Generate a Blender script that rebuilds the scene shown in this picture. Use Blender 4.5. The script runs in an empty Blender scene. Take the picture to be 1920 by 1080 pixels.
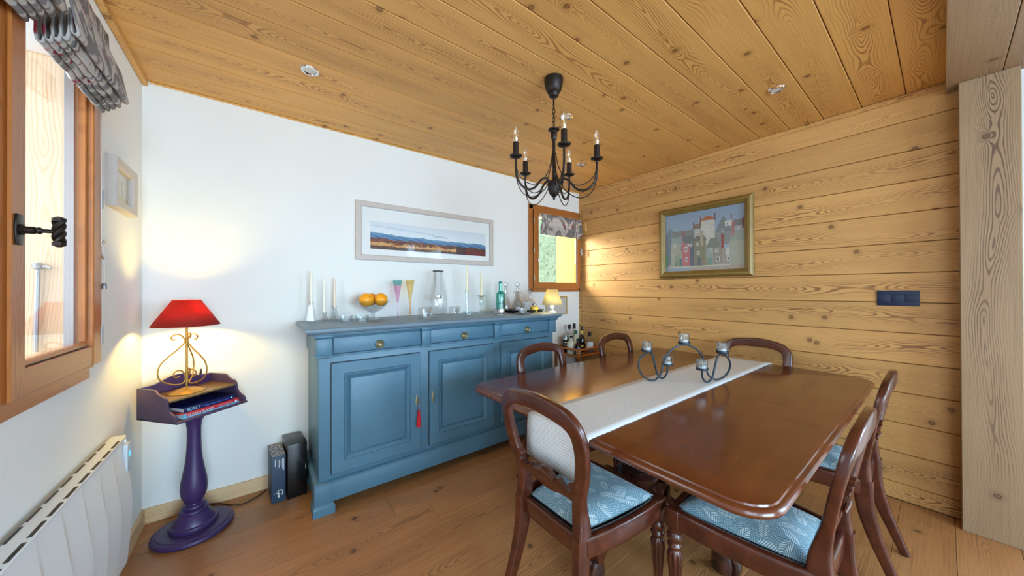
import bpy, bmesh, math, random
from mathutils import Vector, Matrix, Euler
R = math.radians
PI = math.pi
random.seed(7)
SC = bpy.context.scene
COL = SC.collection

# ------------------------------------------------------------------ camera, world, lights, exposure
F_PX, YAW, PITCH, ROLL, CAM_H = 618.5, 0.6530, 0.003888, -0.003109, 1.30
fw = Vector((math.sin(YAW) * math.cos(PITCH), math.cos(YAW) * math.cos(PITCH), math.sin(PITCH)))
rt0 = Vector((math.cos(YAW), -math.sin(YAW), 0))
up0 = rt0.cross(fw)
rt = math.cos(ROLL) * rt0 + math.sin(ROLL) * up0
up = -math.sin(ROLL) * rt0 + math.cos(ROLL) * up0
cam = bpy.data.cameras.new('camera')
cam.sensor_width = 36
cam.lens = F_PX / 1920 * 36
cam.clip_start = 0.02
cam_o = bpy.data.objects.new('camera', cam)
COL.objects.link(cam_o)
cam_o.matrix_world = Matrix(((rt.x, up.x, -fw.x, 0), (rt.y, up.y, -fw.y, 0), (rt.z, up.z, -fw.z, CAM_H), (0, 0, 0, 1)))
SC.camera = cam_o

world = bpy.data.worlds.new('sky')
SC.world = world
world.use_nodes = True
wn = world.node_tree
bg = wn.nodes['Background']
bg.inputs[0].default_value = (0.80, 0.90, 1.0, 1)
bg.inputs[1].default_value = 3.4

def area(name, loc, target, sx, sy, power, color):
    l = bpy.data.lights.new(name, 'AREA')
    l.shape = 'RECTANGLE'
    l.size, l.size_y = sx, sy
    l.energy = power
    l.color = color
    o = bpy.data.objects.new(name, l)
    COL.objects.link(o)
    o.location = loc
    d = Vector(target) - Vector(loc)
    o.rotation_euler = d.to_track_quat('-Z', 'Y').to_euler()
    return o
# daylight through the big glazing behind the camera, and through the two small windows
area('daylight_rear', (0.75, -4.40, 1.75), (0.90, 0, 0.65), 2.3, 1.9, 400, (0.50, 0.76, 1.0))
area('daylight_side', (-1.10, -1.75, 1.80), (0.9, -0.6, 0.45), 1.9, 1.9, 75, (0.52, 0.77, 1.0))
area('daylight_right', (3.62, -2.1, 1.75), (1.2, -0.9, 0.5), 1.9, 1.9, 190, (0.44, 0.71, 1.0))
area('daylight_window_left', (-1.25, 1.25, 1.75), (-0.5, 1.45, 1.6), 1.1, 1.0, 10, (0.92, 0.96, 1.0))
area('daylight_window_back', (1.75, 3.75, 2.15), (3.1, 2.35, 1.55), 0.9, 0.9, 190, (1.0, 0.93, 0.74))

SC.view_settings.view_transform = 'Standard'
SC.view_settings.look = 'None'
SC.view_settings.gamma = 1
SC.view_settings.use_curve_mapping = False
SC.view_settings.exposure = 0.12
try:
    SC.cycles.use_denoising = True
    SC.cycles.max_bounces = 8
    SC.cycles.diffuse_bounces = 4
    SC.cycles.glossy_bounces = 4
    SC.cycles.transmission_bounces = 8
    SC.cycles.transparent_max_bounces = 12
    SC.cycles.use_adaptive_sampling = True
    SC.cycles.adaptive_threshold = 0.02
    SC.cycles.caustics_reflective = False
    SC.cycles.caustics_refractive = False
    SC.cycles.sample_clamp_indirect = 6
except Exception:
    pass

# ------------------------------------------------------------------ helpers
def lin(r, g, b):
    f = lambda c: (c / 255 / 12.92) if c <= 10 else ((c / 255 + 0.055) / 1.055) ** 2.4
    return (f(r), f(g), f(b))

class MB:
    def __init__(s):
        s.v = []; s.f = []
    def add(s, vs, fs):
        n = len(s.v)
        s.v += [tuple(p) for p in vs]
        s.f += [tuple(i + n for i in f) for f in fs]
        return s
    def box(s, x0, x1, y0, y1, z0, z1, M=None):
        vs = [Vector((x, y, z)) for z in (z0, z1) for y in (y0, y1) for x in (x0, x1)]
        if M: vs = [M @ p for p in vs]
        return s.add(vs, [(0, 2, 3, 1), (4, 5, 7, 6), (0, 1, 5, 4), (1, 3, 7, 5), (3, 2, 6, 7), (2, 0, 4, 6)])
    def prism(s, poly, a, b, fn):
        n = len(poly)
        vs = [fn(p[0], p[1], a) for p in poly] + [fn(p[0], p[1], b) for p in poly]
        fs = [tuple(range(n - 1, -1, -1)), tuple(range(n, 2 * n))]
        fs += [(i, (i + 1) % n, n + (i + 1) % n, n + i) for i in range(n)]
        return s.add(vs, fs)
    def lathe(s, prof, seg=24, c=(0, 0, 0), sx=1, sy=1, mod=None, cap=True):
        vs = []; fs = []
        n = len(prof)
        for j, (r, z) in enumerate(prof):
            for i in range(seg):
                a = 2 * PI * i / seg
                q = r * (mod(a, z, j) if mod else 1)
                vs.append((c[0] + q * math.cos(a) * sx, c[1] + q * math.sin(a) * sy, c[2] + z))
        for j in range(n - 1):
            for i in range(seg):
                i2 = (i + 1) % seg
                fs.append((j * seg + i, j * seg + i2, (j + 1) * seg + i2, (j + 1) * seg + i))
        if cap:
            if prof[0][0] > 1e-5: fs.append(tuple(range(seg - 1, -1, -1)))
            if prof[-1][0] > 1e-5: fs.append(tuple((n - 1) * seg + i for i in range(seg)))
        return s.add(vs, fs)
    def tube(s, pts, r, seg=8, closed=False, ref=None, sec=None, cap=True):
        """round (r number / list) or shaped (sec: list of (a,b) per point) tube along pts"""
        P = [Vector(p) for p in pts]
        n = len(P)
        vs = []; fs = []
        T = []
        for i in range(n):
            a = P[(i - 1) % n] if (closed or i > 0) else P[i]
            b = P[(i + 1) % n] if (closed or i < n - 1) else P[i]
            T.append((b - a).normalized())
        N = Vector(ref) if ref else (Vector((0, 0, 1)) if abs(T[0].z) < 0.9 else Vector((1, 0, 0)))
        for i in range(n):
            if ref: N = Vector(ref)
            N = (N - T[i] * N.dot(T[i]))
            N = N.normalized() if N.length > 1e-6 else T[i].orthogonal().normalized()
            B = T[i].cross(N)
            if sec:
                a, b = sec[i] if i < len(sec) else sec[-1]
                for k in range(seg):
                    t = 2 * PI * (k + 0.5) / seg
                    ct, st = math.cos(t), math.sin(t)
                    e = 0.36
                    vs.append(P[i] + B * a * math.copysign(abs(ct) ** e, ct) + N * b * math.copysign(abs(st) ** e, st))
            else:
                q = r[i] if isinstance(r, (list, tuple)) else r
                for k in range(seg):
                    t = 2 * PI * k / seg
                    vs.append(P[i] + N * q * math.cos(t) + B * q * math.sin(t))
        m = n if closed else n - 1
        for i in range(m):
            j = (i + 1) % n
            for k in range(seg):
                k2 = (k + 1) % seg
                fs.append((i * seg + k, i * seg + k2, j * seg + k2, j * seg + k))
        if not closed and cap:
            fs.append(tuple(range(seg - 1, -1, -1)))
            fs.append(tuple((n - 1) * seg + k for k in range(seg)))
        return s.add(vs, fs)
    def grid(s, fn, nu, nv):
        vs = [fn(i / nu, j / nv) for j in range(nv + 1) for i in range(nu + 1)]
        w = nu + 1
        return s.add(vs, [(j * w + i, j * w + i + 1, (j + 1) * w + i + 1, (j + 1) * w + i) for j in range(nv) for i in range(nu)])
    def ring(s, w, h, prof, fn):
        """mitred rectangular frame: outline w x h, prof = [(inset, height)], fn(a,b,c)->xyz"""
        vs = []; fs = []
        for (d, c) in prof:
            for (sx, sy) in ((-1, -1), (1, -1), (1, 1), (-1, 1)):
                vs.append(fn(sx * (w / 2 - d), sy * (h / 2 - d), c))
        n = len(prof)
        for j in range(n):
            j2 = (j + 1) % n
            for i in range(4):
                i2 = (i + 1) % 4
                fs.append((j * 4 + i, j * 4 + i2, j2 * 4 + i2, j2 * 4 + i))
        return s.add(vs, fs)
    def hole(s, u0, u1, v0, v1, hu0, hu1, hv0, hv1, c0, c1, fn):
        """slab with one rectangular opening, one connected shell"""
        vs = []
        for c in (c0, c1):
            for (a, b) in ((u0, v0), (u1, v0), (u1, v1), (u0, v1), (hu0, hv0), (hu1, hv0), (hu1, hv1), (hu0, hv1)):
                vs.append(fn(a, b, c))
        fs = []
        for i in range(4):
            k = (i + 1) % 4
            fs += [(i, k, 4 + k, 4 + i), (8 + k, 8 + i, 12 + i, 12 + k), (k, i, 8 + i, 8 + k), (4 + i, 4 + k, 12 + k, 12 + i)]
        return s.add(vs, fs)

def mesh_from(name, mb, bevel=0, smooth=35, seg=2, sub=0):
    me = bpy.data.meshes.new(name)
    bm = bmesh.new()
    vs = [bm.verts.new(p) for p in mb.v]
    for f in mb.f:
        try: bm.faces.new([vs[i] for i in f])
        except ValueError: pass
    bmesh.ops.remove_doubles(bm, verts=bm.verts, dist=1e-6)
    bmesh.ops.recalc_face_normals(bm, faces=bm.faces)
    if bevel:
        ed = [e for e in bm.edges if len(e.link_faces) == 2 and e.calc_face_angle(0) > R(40)]
        if ed: bmesh.ops.bevel(bm, geom=ed, offset=bevel, offset_type='OFFSET', segments=seg, profile=0.5, affect='EDGES', clamp_overlap=True)
    bm.to_mesh(me); bm.free()
    if smooth:
        me.shade_smooth()
        me.set_sharp_from_angle(angle=R(smooth))
    return me

def part(name, mb, mat, parent=None, bevel=0, smooth=35, seg=2, loc=None, rot=None, kind=None, label=None):
    me = mb if isinstance(mb, bpy.types.Mesh) else mesh_from(name, mb, bevel, smooth, seg)
    o = bpy.data.objects.new(name, me)
    COL.objects.link(o)
    if mat is not None and not me.materials: me.materials.append(mat)
    if parent: o.parent = parent
    if loc: o.location = loc
    if rot: o.rotation_euler = rot
    if kind: o['kind'] = kind
    if label: o['label'] = label
    return o

def tag(o, label, cat, group=None):
    o['label'] = label; o['category'] = cat
    if group: o['group'] = group
    return o

def thing(name, label, cat, loc=(0, 0, 0), rotz=0, group=None):
    o = bpy.data.objects.new(name, None)
    COL.objects.link(o)
    o.empty_display_size = 0.05
    o.location = loc; o.rotation_euler = (0, 0, rotz)
    return tag(o, label, cat, group)

def struct_root(name):
    o = bpy.data.objects.new(name, None)
    COL.objects.link(o)
    o['kind'] = 'structure'
    return o

def dup(root, loc, rotz, label=None):
    r = root.copy(); COL.objects.link(r)
    r.location = loc; r.rotation_euler = (0, 0, rotz)
    if label: r['label'] = label
    for ch in list(root.children):
        c = ch.copy(); COL.objects.link(c); c.parent = r
        for g in list(ch.children):
            d = g.copy(); COL.objects.link(d); d.parent = c
    return r

def text(body, size, mat, parent, M, extrude=0.0004, align='LEFT', name='lettering', bold=0.0, squeeze=1.0):
    cu = bpy.data.curves.new('t', 'FONT')
    cu.body = body; cu.size = size; cu.extrude = extrude; cu.align_x = align; cu.align_y = 'CENTER'; cu.offset = bold
    o = bpy.data.objects.new('t', cu)
    COL.objects.link(o)
    dg = bpy.context.evaluated_depsgraph_get()
    me = bpy.data.meshes.new_from_object(o.evaluated_get(dg))
    bpy.data.objects.remove(o)
    me.transform(Matrix.Diagonal((squeeze, 1, 1, 1)))
    me.transform(M)
    me.materials.clear(); me.materials.append(mat)
    return part(name, me, None, parent)

# ------------------------------------------------------------------ materials
class NT:
    def __init__(s, name):
        s.m = bpy.data.materials.new(name)
        s.m.use_nodes = True
        s.t = s.m.node_tree
        s.b = s.t.nodes['Principled BSDF']
        s.out = s.t.nodes['Material Output']
    def n(s, typ, **kw):
        nd = s.t.nodes.new(typ)
        for k, v in kw.items():
            if k.startswith('i_'):
                key = k[2:]
                key = int(key) if key.isdigit() else key
                s.put(nd.inputs[key], v)
            else: setattr(nd, k, v)
        return nd
    def put(s, sock, v):
        if isinstance(v, bpy.types.NodeSocket): s.t.links.new(v, sock)
        elif isinstance(v, (tuple, list)) and sock.type == 'RGBA' and len(v) == 3: sock.default_value = (*v, 1)
        else: sock.default_value = v
    def math(s, op, a, b=0.0, c=None, clamp=False):
        nd = s.n('ShaderNodeMath', operation=op, use_clamp=clamp)
        s.put(nd.inputs[0], a); s.put(nd.inputs[1], b)
        if c is not None: s.put(nd.inputs[2], c)
        return nd.outputs[0]
    def vmath(s, op, a, b=None, out=0):
        nd = s.n('ShaderNodeVectorMath', operation=op)
        s.put(nd.inputs[0], a)
        if b is not None: s.put(nd.inputs[1], b)
        return nd.outputs[out]
    def mix(s, f, a, b):
        nd = s.n('ShaderNodeMix', data_type='RGBA')
        s.put(nd.inputs[0], f); s.put(nd.inputs[6], a); s.put(nd.inputs[7], b)
        return nd.outputs[2]
    def sstep(s, x, a, b, lo=0.0, hi=1.0):
        nd = s.n('ShaderNodeMapRange', interpolation_type='SMOOTHSTEP')
        s.put(nd.inputs[0], x); s.put(nd.inputs[1], a); s.put(nd.inputs[2], b); s.put(nd.inputs[3], lo); s.put(nd.inputs[4], hi)
        return nd.outputs[0]
    def noise(s, vec, scale, detail=2.0, rough=0.5, dist=0.0):
        nd = s.n('ShaderNodeTexNoise')
        s.put(nd.inputs['Vector'], vec); nd.inputs['Scale'].default_value = scale
        nd.inputs['Detail'].default_value = detail; nd.inputs['Roughness'].default_value = rough; nd.inputs['Distortion'].default_value = dist
        return nd.outputs[0]
    def obj(s): return s.n('ShaderNodeTexCoord').outputs['Object']
    def rnd(s): return s.n('ShaderNodeObjectInfo').outputs['Random']
    def bump(s, h, strength=0.3, dist=0.002):
        nd = s.n('ShaderNodeBump'); nd.inputs['Strength'].default_value = strength; nd.inputs['Distance'].default_value = dist
        s.put(nd.inputs['Height'], h); s.put(s.b.inputs['Normal'], nd.outputs[0])
    def set(s, **kw):
        names = dict(color='Base Color', rough='Roughness', metal='Metallic', coat='Coat Weight', coatr='Coat Roughness', spec='Specular IOR Level', trans='Transmission Weight', ior='IOR', emit='Emission Color', es='Emission Strength', sheen='Sheen Weight', alpha='Alpha', sub='Subsurface Weight')
        for k, v in kw.items(): s.put(s.b.inputs[names[k]], v)
        return s
def plain(name, rgb, rough=0.5, metal=0.0, var=0.0, vscale=8, **kw):
    n = NT(name)
    c = lin(*rgb)
    if var:
        f = n.noise(n.obj(), vscale, 3)
        c = n.mix(f, tuple(x * (1 - var) for x in c), tuple(min(1, x * (1 + var)) for x in c))
    n.set(color=c, rough=rough, metal=metal, **kw)
    return n.m

def wood_boards(name, light, dark, knot, pitch=0.0085, gloss=0.55, fine=0.25, tone=0.25, knots=True, contrast=0.75, spread=0.05, warp=0.30):
    """sawn softwood board: local x along the length, y across; growth rings cut by the board face make the arches"""
    n = NT(name)
    r = n.rnd()
    off = n.n('ShaderNodeCombineXYZ', i_0=n.math('MULTIPLY', r, 61.0), i_1=n.math('MULTIPLY', r, 17.3), i_2=n.math('MULTIPLY', r, 5.1)).outputs[0]
    o = n.obj()
    p = n.vmath('ADD', o, off)
    p2 = n.vmath('MULTIPLY', p, (1, 1, 0))
    px = n.vmath('MULTIPLY', p, (1, 0, 0))
    yl = n.n('ShaderNodeSeparateXYZ', i_0=o).outputs[1]
    vor = n.n('ShaderNodeTexVoronoi', voronoi_dimensions='2D', feature='F1')
    n.put(vor.inputs['Vector'], p2); vor.inputs['Scale'].default_value = 3.3
    d = vor.outputs['Distance']
    gate = n.sstep(n.n('ShaderNodeSeparateColor', i_0=vor.outputs['Color']).outputs[0], 0.48, 0.52)
    y0 = n.math('MULTIPLY', n.math('SUBTRACT', n.noise(px, 0.7, 1.0), 0.5), 0.22)
    dep = n.math('MULTIPLY', n.math('SUBTRACT', n.noise(n.vmath('ADD', px, (7.7, 0, 0)), 1.3, 1.5), 0.5), warp)
    dy = n.math('SUBTRACT', yl, y0)
    rad = n.math('SQRT', n.math('ADD', n.math('MULTIPLY', dy, dy), n.math('MULTIPLY', dep, dep)))
    wob = n.math('MULTIPLY', n.noise(n.vmath('MULTIPLY', p, (5, 30, 10)), 1.0, 2.0), 0.011)
    big = n.math('MULTIPLY', n.noise(n.vmath('MULTIPLY', p, (1.4, 7, 1)), 1.0, 1.0), 0.06)
    bulge = n.math('MULTIPLY', n.math('POWER', 2.718, n.math('MULTIPLY', d, -9.0)), n.math('MULTIPLY', gate, -0.035))
    fld = n.math('ADD', n.math('ADD', rad, wob), n.math('ADD', big, bulge))
    rings = n.sstep(n.math('SINE', n.math('MULTIPLY', fld, 2 * PI / pitch)), 0.05, 1.0)
    cen = n.sstep(n.math('ABSOLUTE', dy), spread * 1.5, spread * 0.3)
    patch = n.sstep(n.noise(n.vmath('MULTIPLY', p, (1.1, 5, 1)), 1.0, 1.0), 0.36, 0.60)
    amp = n.math('MULTIPLY', n.math('ADD', n.math('MULTIPLY', n.math('MULTIPLY', cen, patch), 0.85), 0.15), contrast)
    streak = n.noise(n.vmath('MULTIPLY', p, (3.0, 170, 40)), 1.0, 2.0, 0.6)
    blot = n.noise(n.vmath('MULTIPLY', p, (1.6, 6.0, 1)), 1.6, 3.0)
    c = n.mix(n.math('MULTIPLY', rings, amp), light, dark)
    c = n.mix(n.math('MULTIPLY', n.sstep(streak, 0.45, 0.75), fine), c, dark)
    c = n.mix(n.math('MULTIPLY', n.sstep(blot, 0.42, 0.72), 0.35), c, tuple(x * y_ for x, y_ in zip(light, (0.76, 0.70, 0.62))))
    if knots:
        k = n.math('MULTIPLY', n.sstep(d, 0.050, 0.020), gate)
        kr = n.math('MULTIPLY', n.sstep(n.math('ABSOLUTE', n.math('SUBTRACT', d, 0.036)), 0.012, 0.003), gate)
        halo = n.math('MULTIPLY', n.sstep(d, 0.14, 0.03), gate)
        c = n.mix(n.math('MULTIPLY', halo, 0.30), c, dark)
        c = n.mix(n.math('MULTIPLY', k, 0.6), c, knot)
        c = n.mix(n.math('MULTIPLY', kr, 0.65), c, tuple(x * 0.35 for x in knot))
    c = n.n('ShaderNodeHueSaturation', i_Value=n.math('ADD', n.math('MULTIPLY', r, tone), 1 - tone / 2), i_Color=c).outputs[0]
    n.set(color=c, rough=gloss)
    n.bump(n.math('ADD', n.math('MULTIPLY', n.math('MULTIPLY', rings, amp), -0.8), n.math('MULTIPLY', streak, 0.4)), 0.25, 0.0015)
    return n.m

M = {}
M['ceil'] = wood_boards('larch_ceiling', lin(226, 174, 100), lin(146, 92, 38), lin(116, 62, 26), tone=0.16)
M['wallw'] = wood_boards('larch_wall', lin(206, 156, 92), lin(120, 76, 38), lin(104, 60, 30), tone=0.16, contrast=0.85)
M['post'] = wood_boards('larch_post', lin(158, 129, 97), lin(88, 63, 45), lin(96, 64, 42), tone=0.08, contrast=0.9)
M['floor'] = wood_boards('oak_floor', lin(184, 129, 80), lin(118, 77, 45), lin(64, 38, 22), gloss=0.33, fine=0.5, tone=0.26, contrast=0.6, pitch=0.010)
M['base'] = wood_boards('pale_skirting', lin(226, 192, 148), lin(186, 142, 92), lin(150, 100, 60), tone=0.05, knots=False)
M['winw'] = wood_boards('window_timber', lin(176, 108, 52), lin(132, 74, 30), lin(110, 56, 24), pitch=0.012, gloss=0.35, tone=0.06, knots=False, contrast=0.5)
M['reveal'] = wood_boards('pale_reveal_boards', lin(226, 196, 160), lin(200, 156, 112), lin(150, 96, 70), tone=0.05)
M['white'] = plain('white_plaster', (236, 236, 232), 0.85, var=0.015)
M['radiator'] = plain('white_enamel', (232, 235, 236), 0.4)
M['dark_slot'] = plain('dark_slot', (52, 50, 50), 0.7)
M['iron'] = plain('dark_bronze_iron', (44, 36, 32), 0.42, 0.6, var=0.2)
M['iron2'] = plain('blued_iron', (46, 56, 66), 0.42, 0.5)
M['brass'] = plain('aged_brass', (150, 142, 112), 0.42, 0.8, var=0.3, vscale=60)
M['gold'] = plain('aged_gold_metal', (176, 138, 66), 0.42, 0.7, var=0.25, vscale=20)
M['chrome'] = plain('chrome', (225, 225, 228), 0.12, 1.0)
M['steel'] = plain('grey_steel', (150, 152, 155), 0.4, 0.7)
M['black'] = plain('black_gloss', (16, 17, 20), 0.25)
M['blackm'] = plain('black_matt', (22, 24, 28), 0.5)
M['navy'] = plain('navy_plastic', (20, 36, 66), 0.55)
M['wax'] = plain('ivory_wax', (245, 238, 220), 0.5, sub=0.3)
M['waxw'] = plain('white_wax', (236, 240, 240), 0.5)
M['cable'] = plain('black_cable', (18, 18, 20), 0.6)
M['paper'] = plain('white_paper', (240, 240, 236), 0.8)
M['matboard'] = plain('white_mat_board', (240, 242, 240), 0.8)
M['limed'] = plain('limed_wood_frame', (200, 190, 182), 0.6, var=0.08, vscale=30)
M['giltframe'] = plain('olive_gilt_frame', (132, 106, 52), 0.42, 0.25, var=0.25, vscale=14)
M['goldframe'] = plain('gilt_thin_frame', (196, 176, 120), 0.4, 0.4)
M['tassel'] = plain('red_silk', (190, 18, 34), 0.6)
M['purple'] = plain('aubergine_paint', (62, 44, 92), 0.38, var=0.08)
M['purple_in'] = plain('aubergine_tray', (72, 56, 84), 0.45, var=0.08)
M['orange'] = None
M['sillw'] = plain('white_sill', (226, 230, 232), 0.6)
M['yellowwall'] = plain('yellow_render', (228, 168, 72), 0.9)

def glassy(name, tint=(1, 1, 1), refl=0.9, base=0.03, rough=0.03):
    n = NT(name)
    lw = n.n('ShaderNodeLayerWeight', i_Blend=0.35)
    tr = n.n('ShaderNodeBsdfTransparent', i_Color=tint)
    gl = n.n('ShaderNodeBsdfGlossy', i_Color=(1, 1, 1), i_Roughness=rough)
    f = n.math('ADD', n.math('MULTIPLY', n.math('POWER', lw.outputs['Facing'], 2.2), refl * 0.75), base)
    mx = n.n('ShaderNodeMixShader', i_0=f, i_1=tr.outputs[0], i_2=gl.outputs[0])
    n.t.links.new(mx.outputs[0], n.out.inputs[0])
    return n.m
M['pane'] = glassy('window_pane', (0.97, 0.98, 0.98), 0.5, 0.03)
M['picglass'] = glassy('picture_glazing', (0.985, 0.985, 0.985), 0.3, 0.012, 0.05)
M['glass'] = glassy('clear_glass', (0.95, 0.96, 0.965), 0.85, 0.04)
M['glass_edge'] = glassy('thick_glass', (0.86, 0.89, 0.9), 0.9, 0.10)
M['glass_pink'] = glassy('pink_glass', (0.93, 0.80, 0.89), 0.6, 0.05)
M['glass_teal'] = glassy('teal_glass', (0.66, 0.86, 0.88), 0.6, 0.05)
M['glass_amber'] = glassy('amber_glass', (0.97, 0.90, 0.72), 0.6, 0.05)
M['glass_orange'] = glassy('orange_glass', (0.96, 0.72, 0.55), 0.6, 0.05)
M['glass_green'] = glassy('green_bottle_glass', (0.30, 0.80, 0.74), 0.6, 0.06)
M['glass_brown'] = glassy('brown_bottle_glass', (0.30, 0.10, 0.03), 0.6, 0.06)
M['glass_dark'] = glassy('dark_bottle_glass', (0.03, 0.03, 0.035), 0.6, 0.06)
M['crystal'] = (lambda n: (n.set(color=(0.96, 0.98, 1.0), rough=0.08, trans=0.75, ior=1.48), n.m)[1])(NT('cut_crystal'))
M['block'] = glassy('votive_glass', (0.90, 0.93, 0.95), 0.9, 0.22, 0.12)
M['frost'] = (lambda n: (n.set(color=(0.93, 0.96, 0.98), rough=0.35, trans=0.8, ior=1.3), n.m)[1])(NT('frosted_glass'))

def paint_blue():
    n = NT('blue_grey_paint')
    p = n.obj()
    a = n.noise(n.vmath('MULTIPLY', p, (3, 3, 9)), 6, 3)
    b = n.noise(p, 2.0, 2)
    c = n.mix(a, lin(74, 113, 134), lin(82, 122, 143))
    c = n.mix(n.math('MULTIPLY', n.sstep(b, 0.45, 0.7), 0.25), c, lin(64, 100, 128))
    n.set(color=c, rough=0.42)
    n.bump(n.noise(n.vmath('MULTIPLY', p, (4, 40, 60)), 12, 2), 0.06, 0.001)
    return n.m
M['blue'] = paint_blue()
M['bluetop'] = plain('slate_paint', (112, 132, 146), 0.38, var=0.06, vscale=5)

def mahogany(name, a, b, rough, coat=0.3, grain=1.0):
    n = NT(name)
    p = n.vmath('ADD', n.obj(), n.n('ShaderNodeCombineXYZ', i_0=n.math('MULTIPLY', n.rnd(), 7.0)).outputs[0])
    g = n.noise(n.vmath('MULTIPLY', p, (1.2, 9, 9)), 2.0, 3, 0.5, 0.15)
    h = n.noise(n.vmath('MULTIPLY', p, (8, 160, 160)), 1.0, 2)
    c = n.mix(n.sstep(g, 0.3, 0.7), a, b)
    c = n.mix(n.math('MULTIPLY', n.sstep(h, 0.5, 0.75), 0.18 * grain), c, tuple(x * 0.5 for x in a))
    n.set(color=c, rough=rough, coat=coat, coatr=0.12)
    return n.m
M['mahog'] = mahogany('mahogany_chair', lin(66, 29, 18), lin(88, 41, 25), 0.26, 0.35)
M['mahogt'] = mahogany('mahogany_table', lin(96, 46, 21), lin(106, 53, 25), 0.21, 0.25, 0.0)
M['mahogd'] = mahogany('mahogany_dark', lin(44, 24, 20), lin(70, 36, 26), 0.25, 0.4)
M['rattan'] = plain('rattan_wood', (128, 66, 28), 0.45, var=0.3, vscale=60)
M['rattanw'] = plain('rattan_wrap', (166, 98, 38), 0.5, var=0.35, vscale=120)

def seat_fabric():
    n = NT('fern_print_fabric')
    p = n.obj()
    p = n.vmath('MULTIPLY', p, (1, 1, 0))
    bg_ = lin(92, 132, 148); fgc = lin(214, 226, 226)
    # ferns: each voronoi cell holds a sprig turned its own way
    vor = n.n('ShaderNodeTexVoronoi', voronoi_dimensions='2D'); n.put(vor.inputs['Vector'], p); vor.inputs['Scale'].default_value = 16.0
    loc = n.vmath('SUBTRACT', p, vor.outputs['Position'])
    colr = n.n('ShaderNodeSeparateColor', i_0=vor.outputs['Color'])
    rot = n.n('ShaderNodeVectorRotate', rotation_type='Z_AXIS'); n.put(rot.inputs['Vector'], loc); n.put(rot.inputs['Angle'], n.math('MULTIPLY', colr.outputs[0], 6.283))
    sx = n.n('ShaderNodeSeparateXYZ', i_0=rot.outputs[0])
    x = n.math('ABSOLUTE', sx.outputs[0]); y = sx.outputs[1]
    st = n.math('SINE', n.math('MULTIPLY', n.math('SUBTRACT', y, n.math('MULTIPLY', x, 0.9)), 900.0))
    env = n.math('ADD', n.math('POWER', n.math('DIVIDE', x, 0.0155), 2.0), n.math('POWER', n.math('DIVIDE', y, 0.034), 2.0))
    fern = n.math('MULTIPLY', n.sstep(st, -0.1, 0.25), n.math('MULTIPLY', n.sstep(env, 1.0, 0.85), n.sstep(x, 0.0006, 0.0016)))
    # rings of small dashes between the sprigs
    ln = n.vmath('LENGTH', loc, out=1)
    ang = n.math('ARCTAN2', sx.outputs[1], sx.outputs[0])
    rg = n.sstep(n.math('SINE', n.math('MULTIPLY', ln, 1150.0)), 0.1, 0.5)
    dg = n.sstep(n.math('SINE', n.math('MULTIPLY', ang, 46.0)), -0.35, 0.1)
    dash = n.math('MULTIPLY', n.math('MULTIPLY', rg, dg), n.sstep(env, 1.0, 1.2))
    c = n.mix(n.math('MULTIPLY', dash, 0.72), bg_, fgc)
    c = n.mix(n.math('MULTIPLY', fern, 0.95), c, fgc)
    n.set(color=c, rough=0.9, sheen=0.2)
    return n.m
M['seat'] = seat_fabric()

def runner_mat():
    n = NT('woven_white_runner')
    p = n.n('ShaderNodeSeparateXYZ', i_0=n.obj())
    a = n.sstep(n.math('SINE', n.math('MULTIPLY', n.math('ADD', p.outputs[0], p.outputs[2]), 560.0)), 0.2, 0.9)
    b = n.sstep(n.math('SINE', n.math('MULTIPLY', p.outputs[1], 300.0)), 0.55, 1.0)
    nz = n.noise(n.obj(), 60, 2)
    c = n.mix(n.math('MULTIPLY', a, n.math('MULTIPLY', nz, 0.75)), lin(226, 230, 232), lin(150, 154, 158))
    c = n.mix(n.math('MULTIPLY', b, n.math('MULTIPLY', nz, 0.25)), c, lin(190, 178, 172))
    n.set(color=c, rough=0.9)
    n.bump(a, 0.4, 0.001)
    return n.m
M['runner'] = runner_mat()

def blind_mat():
    n = NT('floral_blind_fabric')
    p = n.obj()
    w = n.noise(n.vmath('MULTIPLY', p, (5, 8, 3)), 1.0, 2, 0.5, 1.0)
    s = n.math('SINE', n.math('MULTIPLY', w, 34.0))
    c = n.mix(n.sstep(s, -0.6, 0.6), lin(138, 134, 134), lin(206, 200, 194))
    v = n.noise(n.vmath('MULTIPLY', p, (20, 22, 14)), 1.0, 2, 0.5, 0.3)
    c = n.mix(n.sstep(v, 0.65, 0.69), c, lin(168, 52, 72))
    v2 = n.noise(n.vmath('ADD', n.vmath('MULTIPLY', p, (26, 30, 20)), (5, 9, 2)), 1.0, 1)
    c = n.mix(n.math('MULTIPLY', n.sstep(v2, 0.66, 0.72), 0.7), c, lin(70, 84, 86))
    n.set(color=c, rough=0.9)
    tl = n.n('ShaderNodeBsdfTranslucent', i_Color=c)
    mx = n.n('ShaderNodeMixShader', i_0=0.25, i_1=n.b.outputs[0], i_2=tl.outputs[0])
    n.t.links.new(mx.outputs[0], n.out.inputs[0])
    return n.m
M['blind'] = blind_mat()
M['blindback'] = plain('teal_blind_lining', (54, 78, 80), 0.9)

def shade_mat(name, rgb, trans, tr=0.5):
    n = NT(name)
    nz = n.noise(n.obj(), 45, 3)
    c = n.mix(nz, tuple(x * 0.85 for x in lin(*rgb)), lin(*rgb))
    n.set(color=c, rough=0.8)
    tl = n.n('ShaderNodeBsdfTranslucent', i_Color=lin(*trans))
    mx = n.n('ShaderNodeMixShader', i_0=tr, i_1=n.b.outputs[0], i_2=tl.outputs[0])
    n.t.links.new(mx.outputs[0], n.out.inputs[0])
    return n.m
M['redshade'] = shade_mat('red_paper_shade', (160, 32, 16), (226, 80, 30), 0.20)
M['creamshade'] = shade_mat('cream_shade', (252, 240, 190), (255, 240, 190), 0.5)

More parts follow.
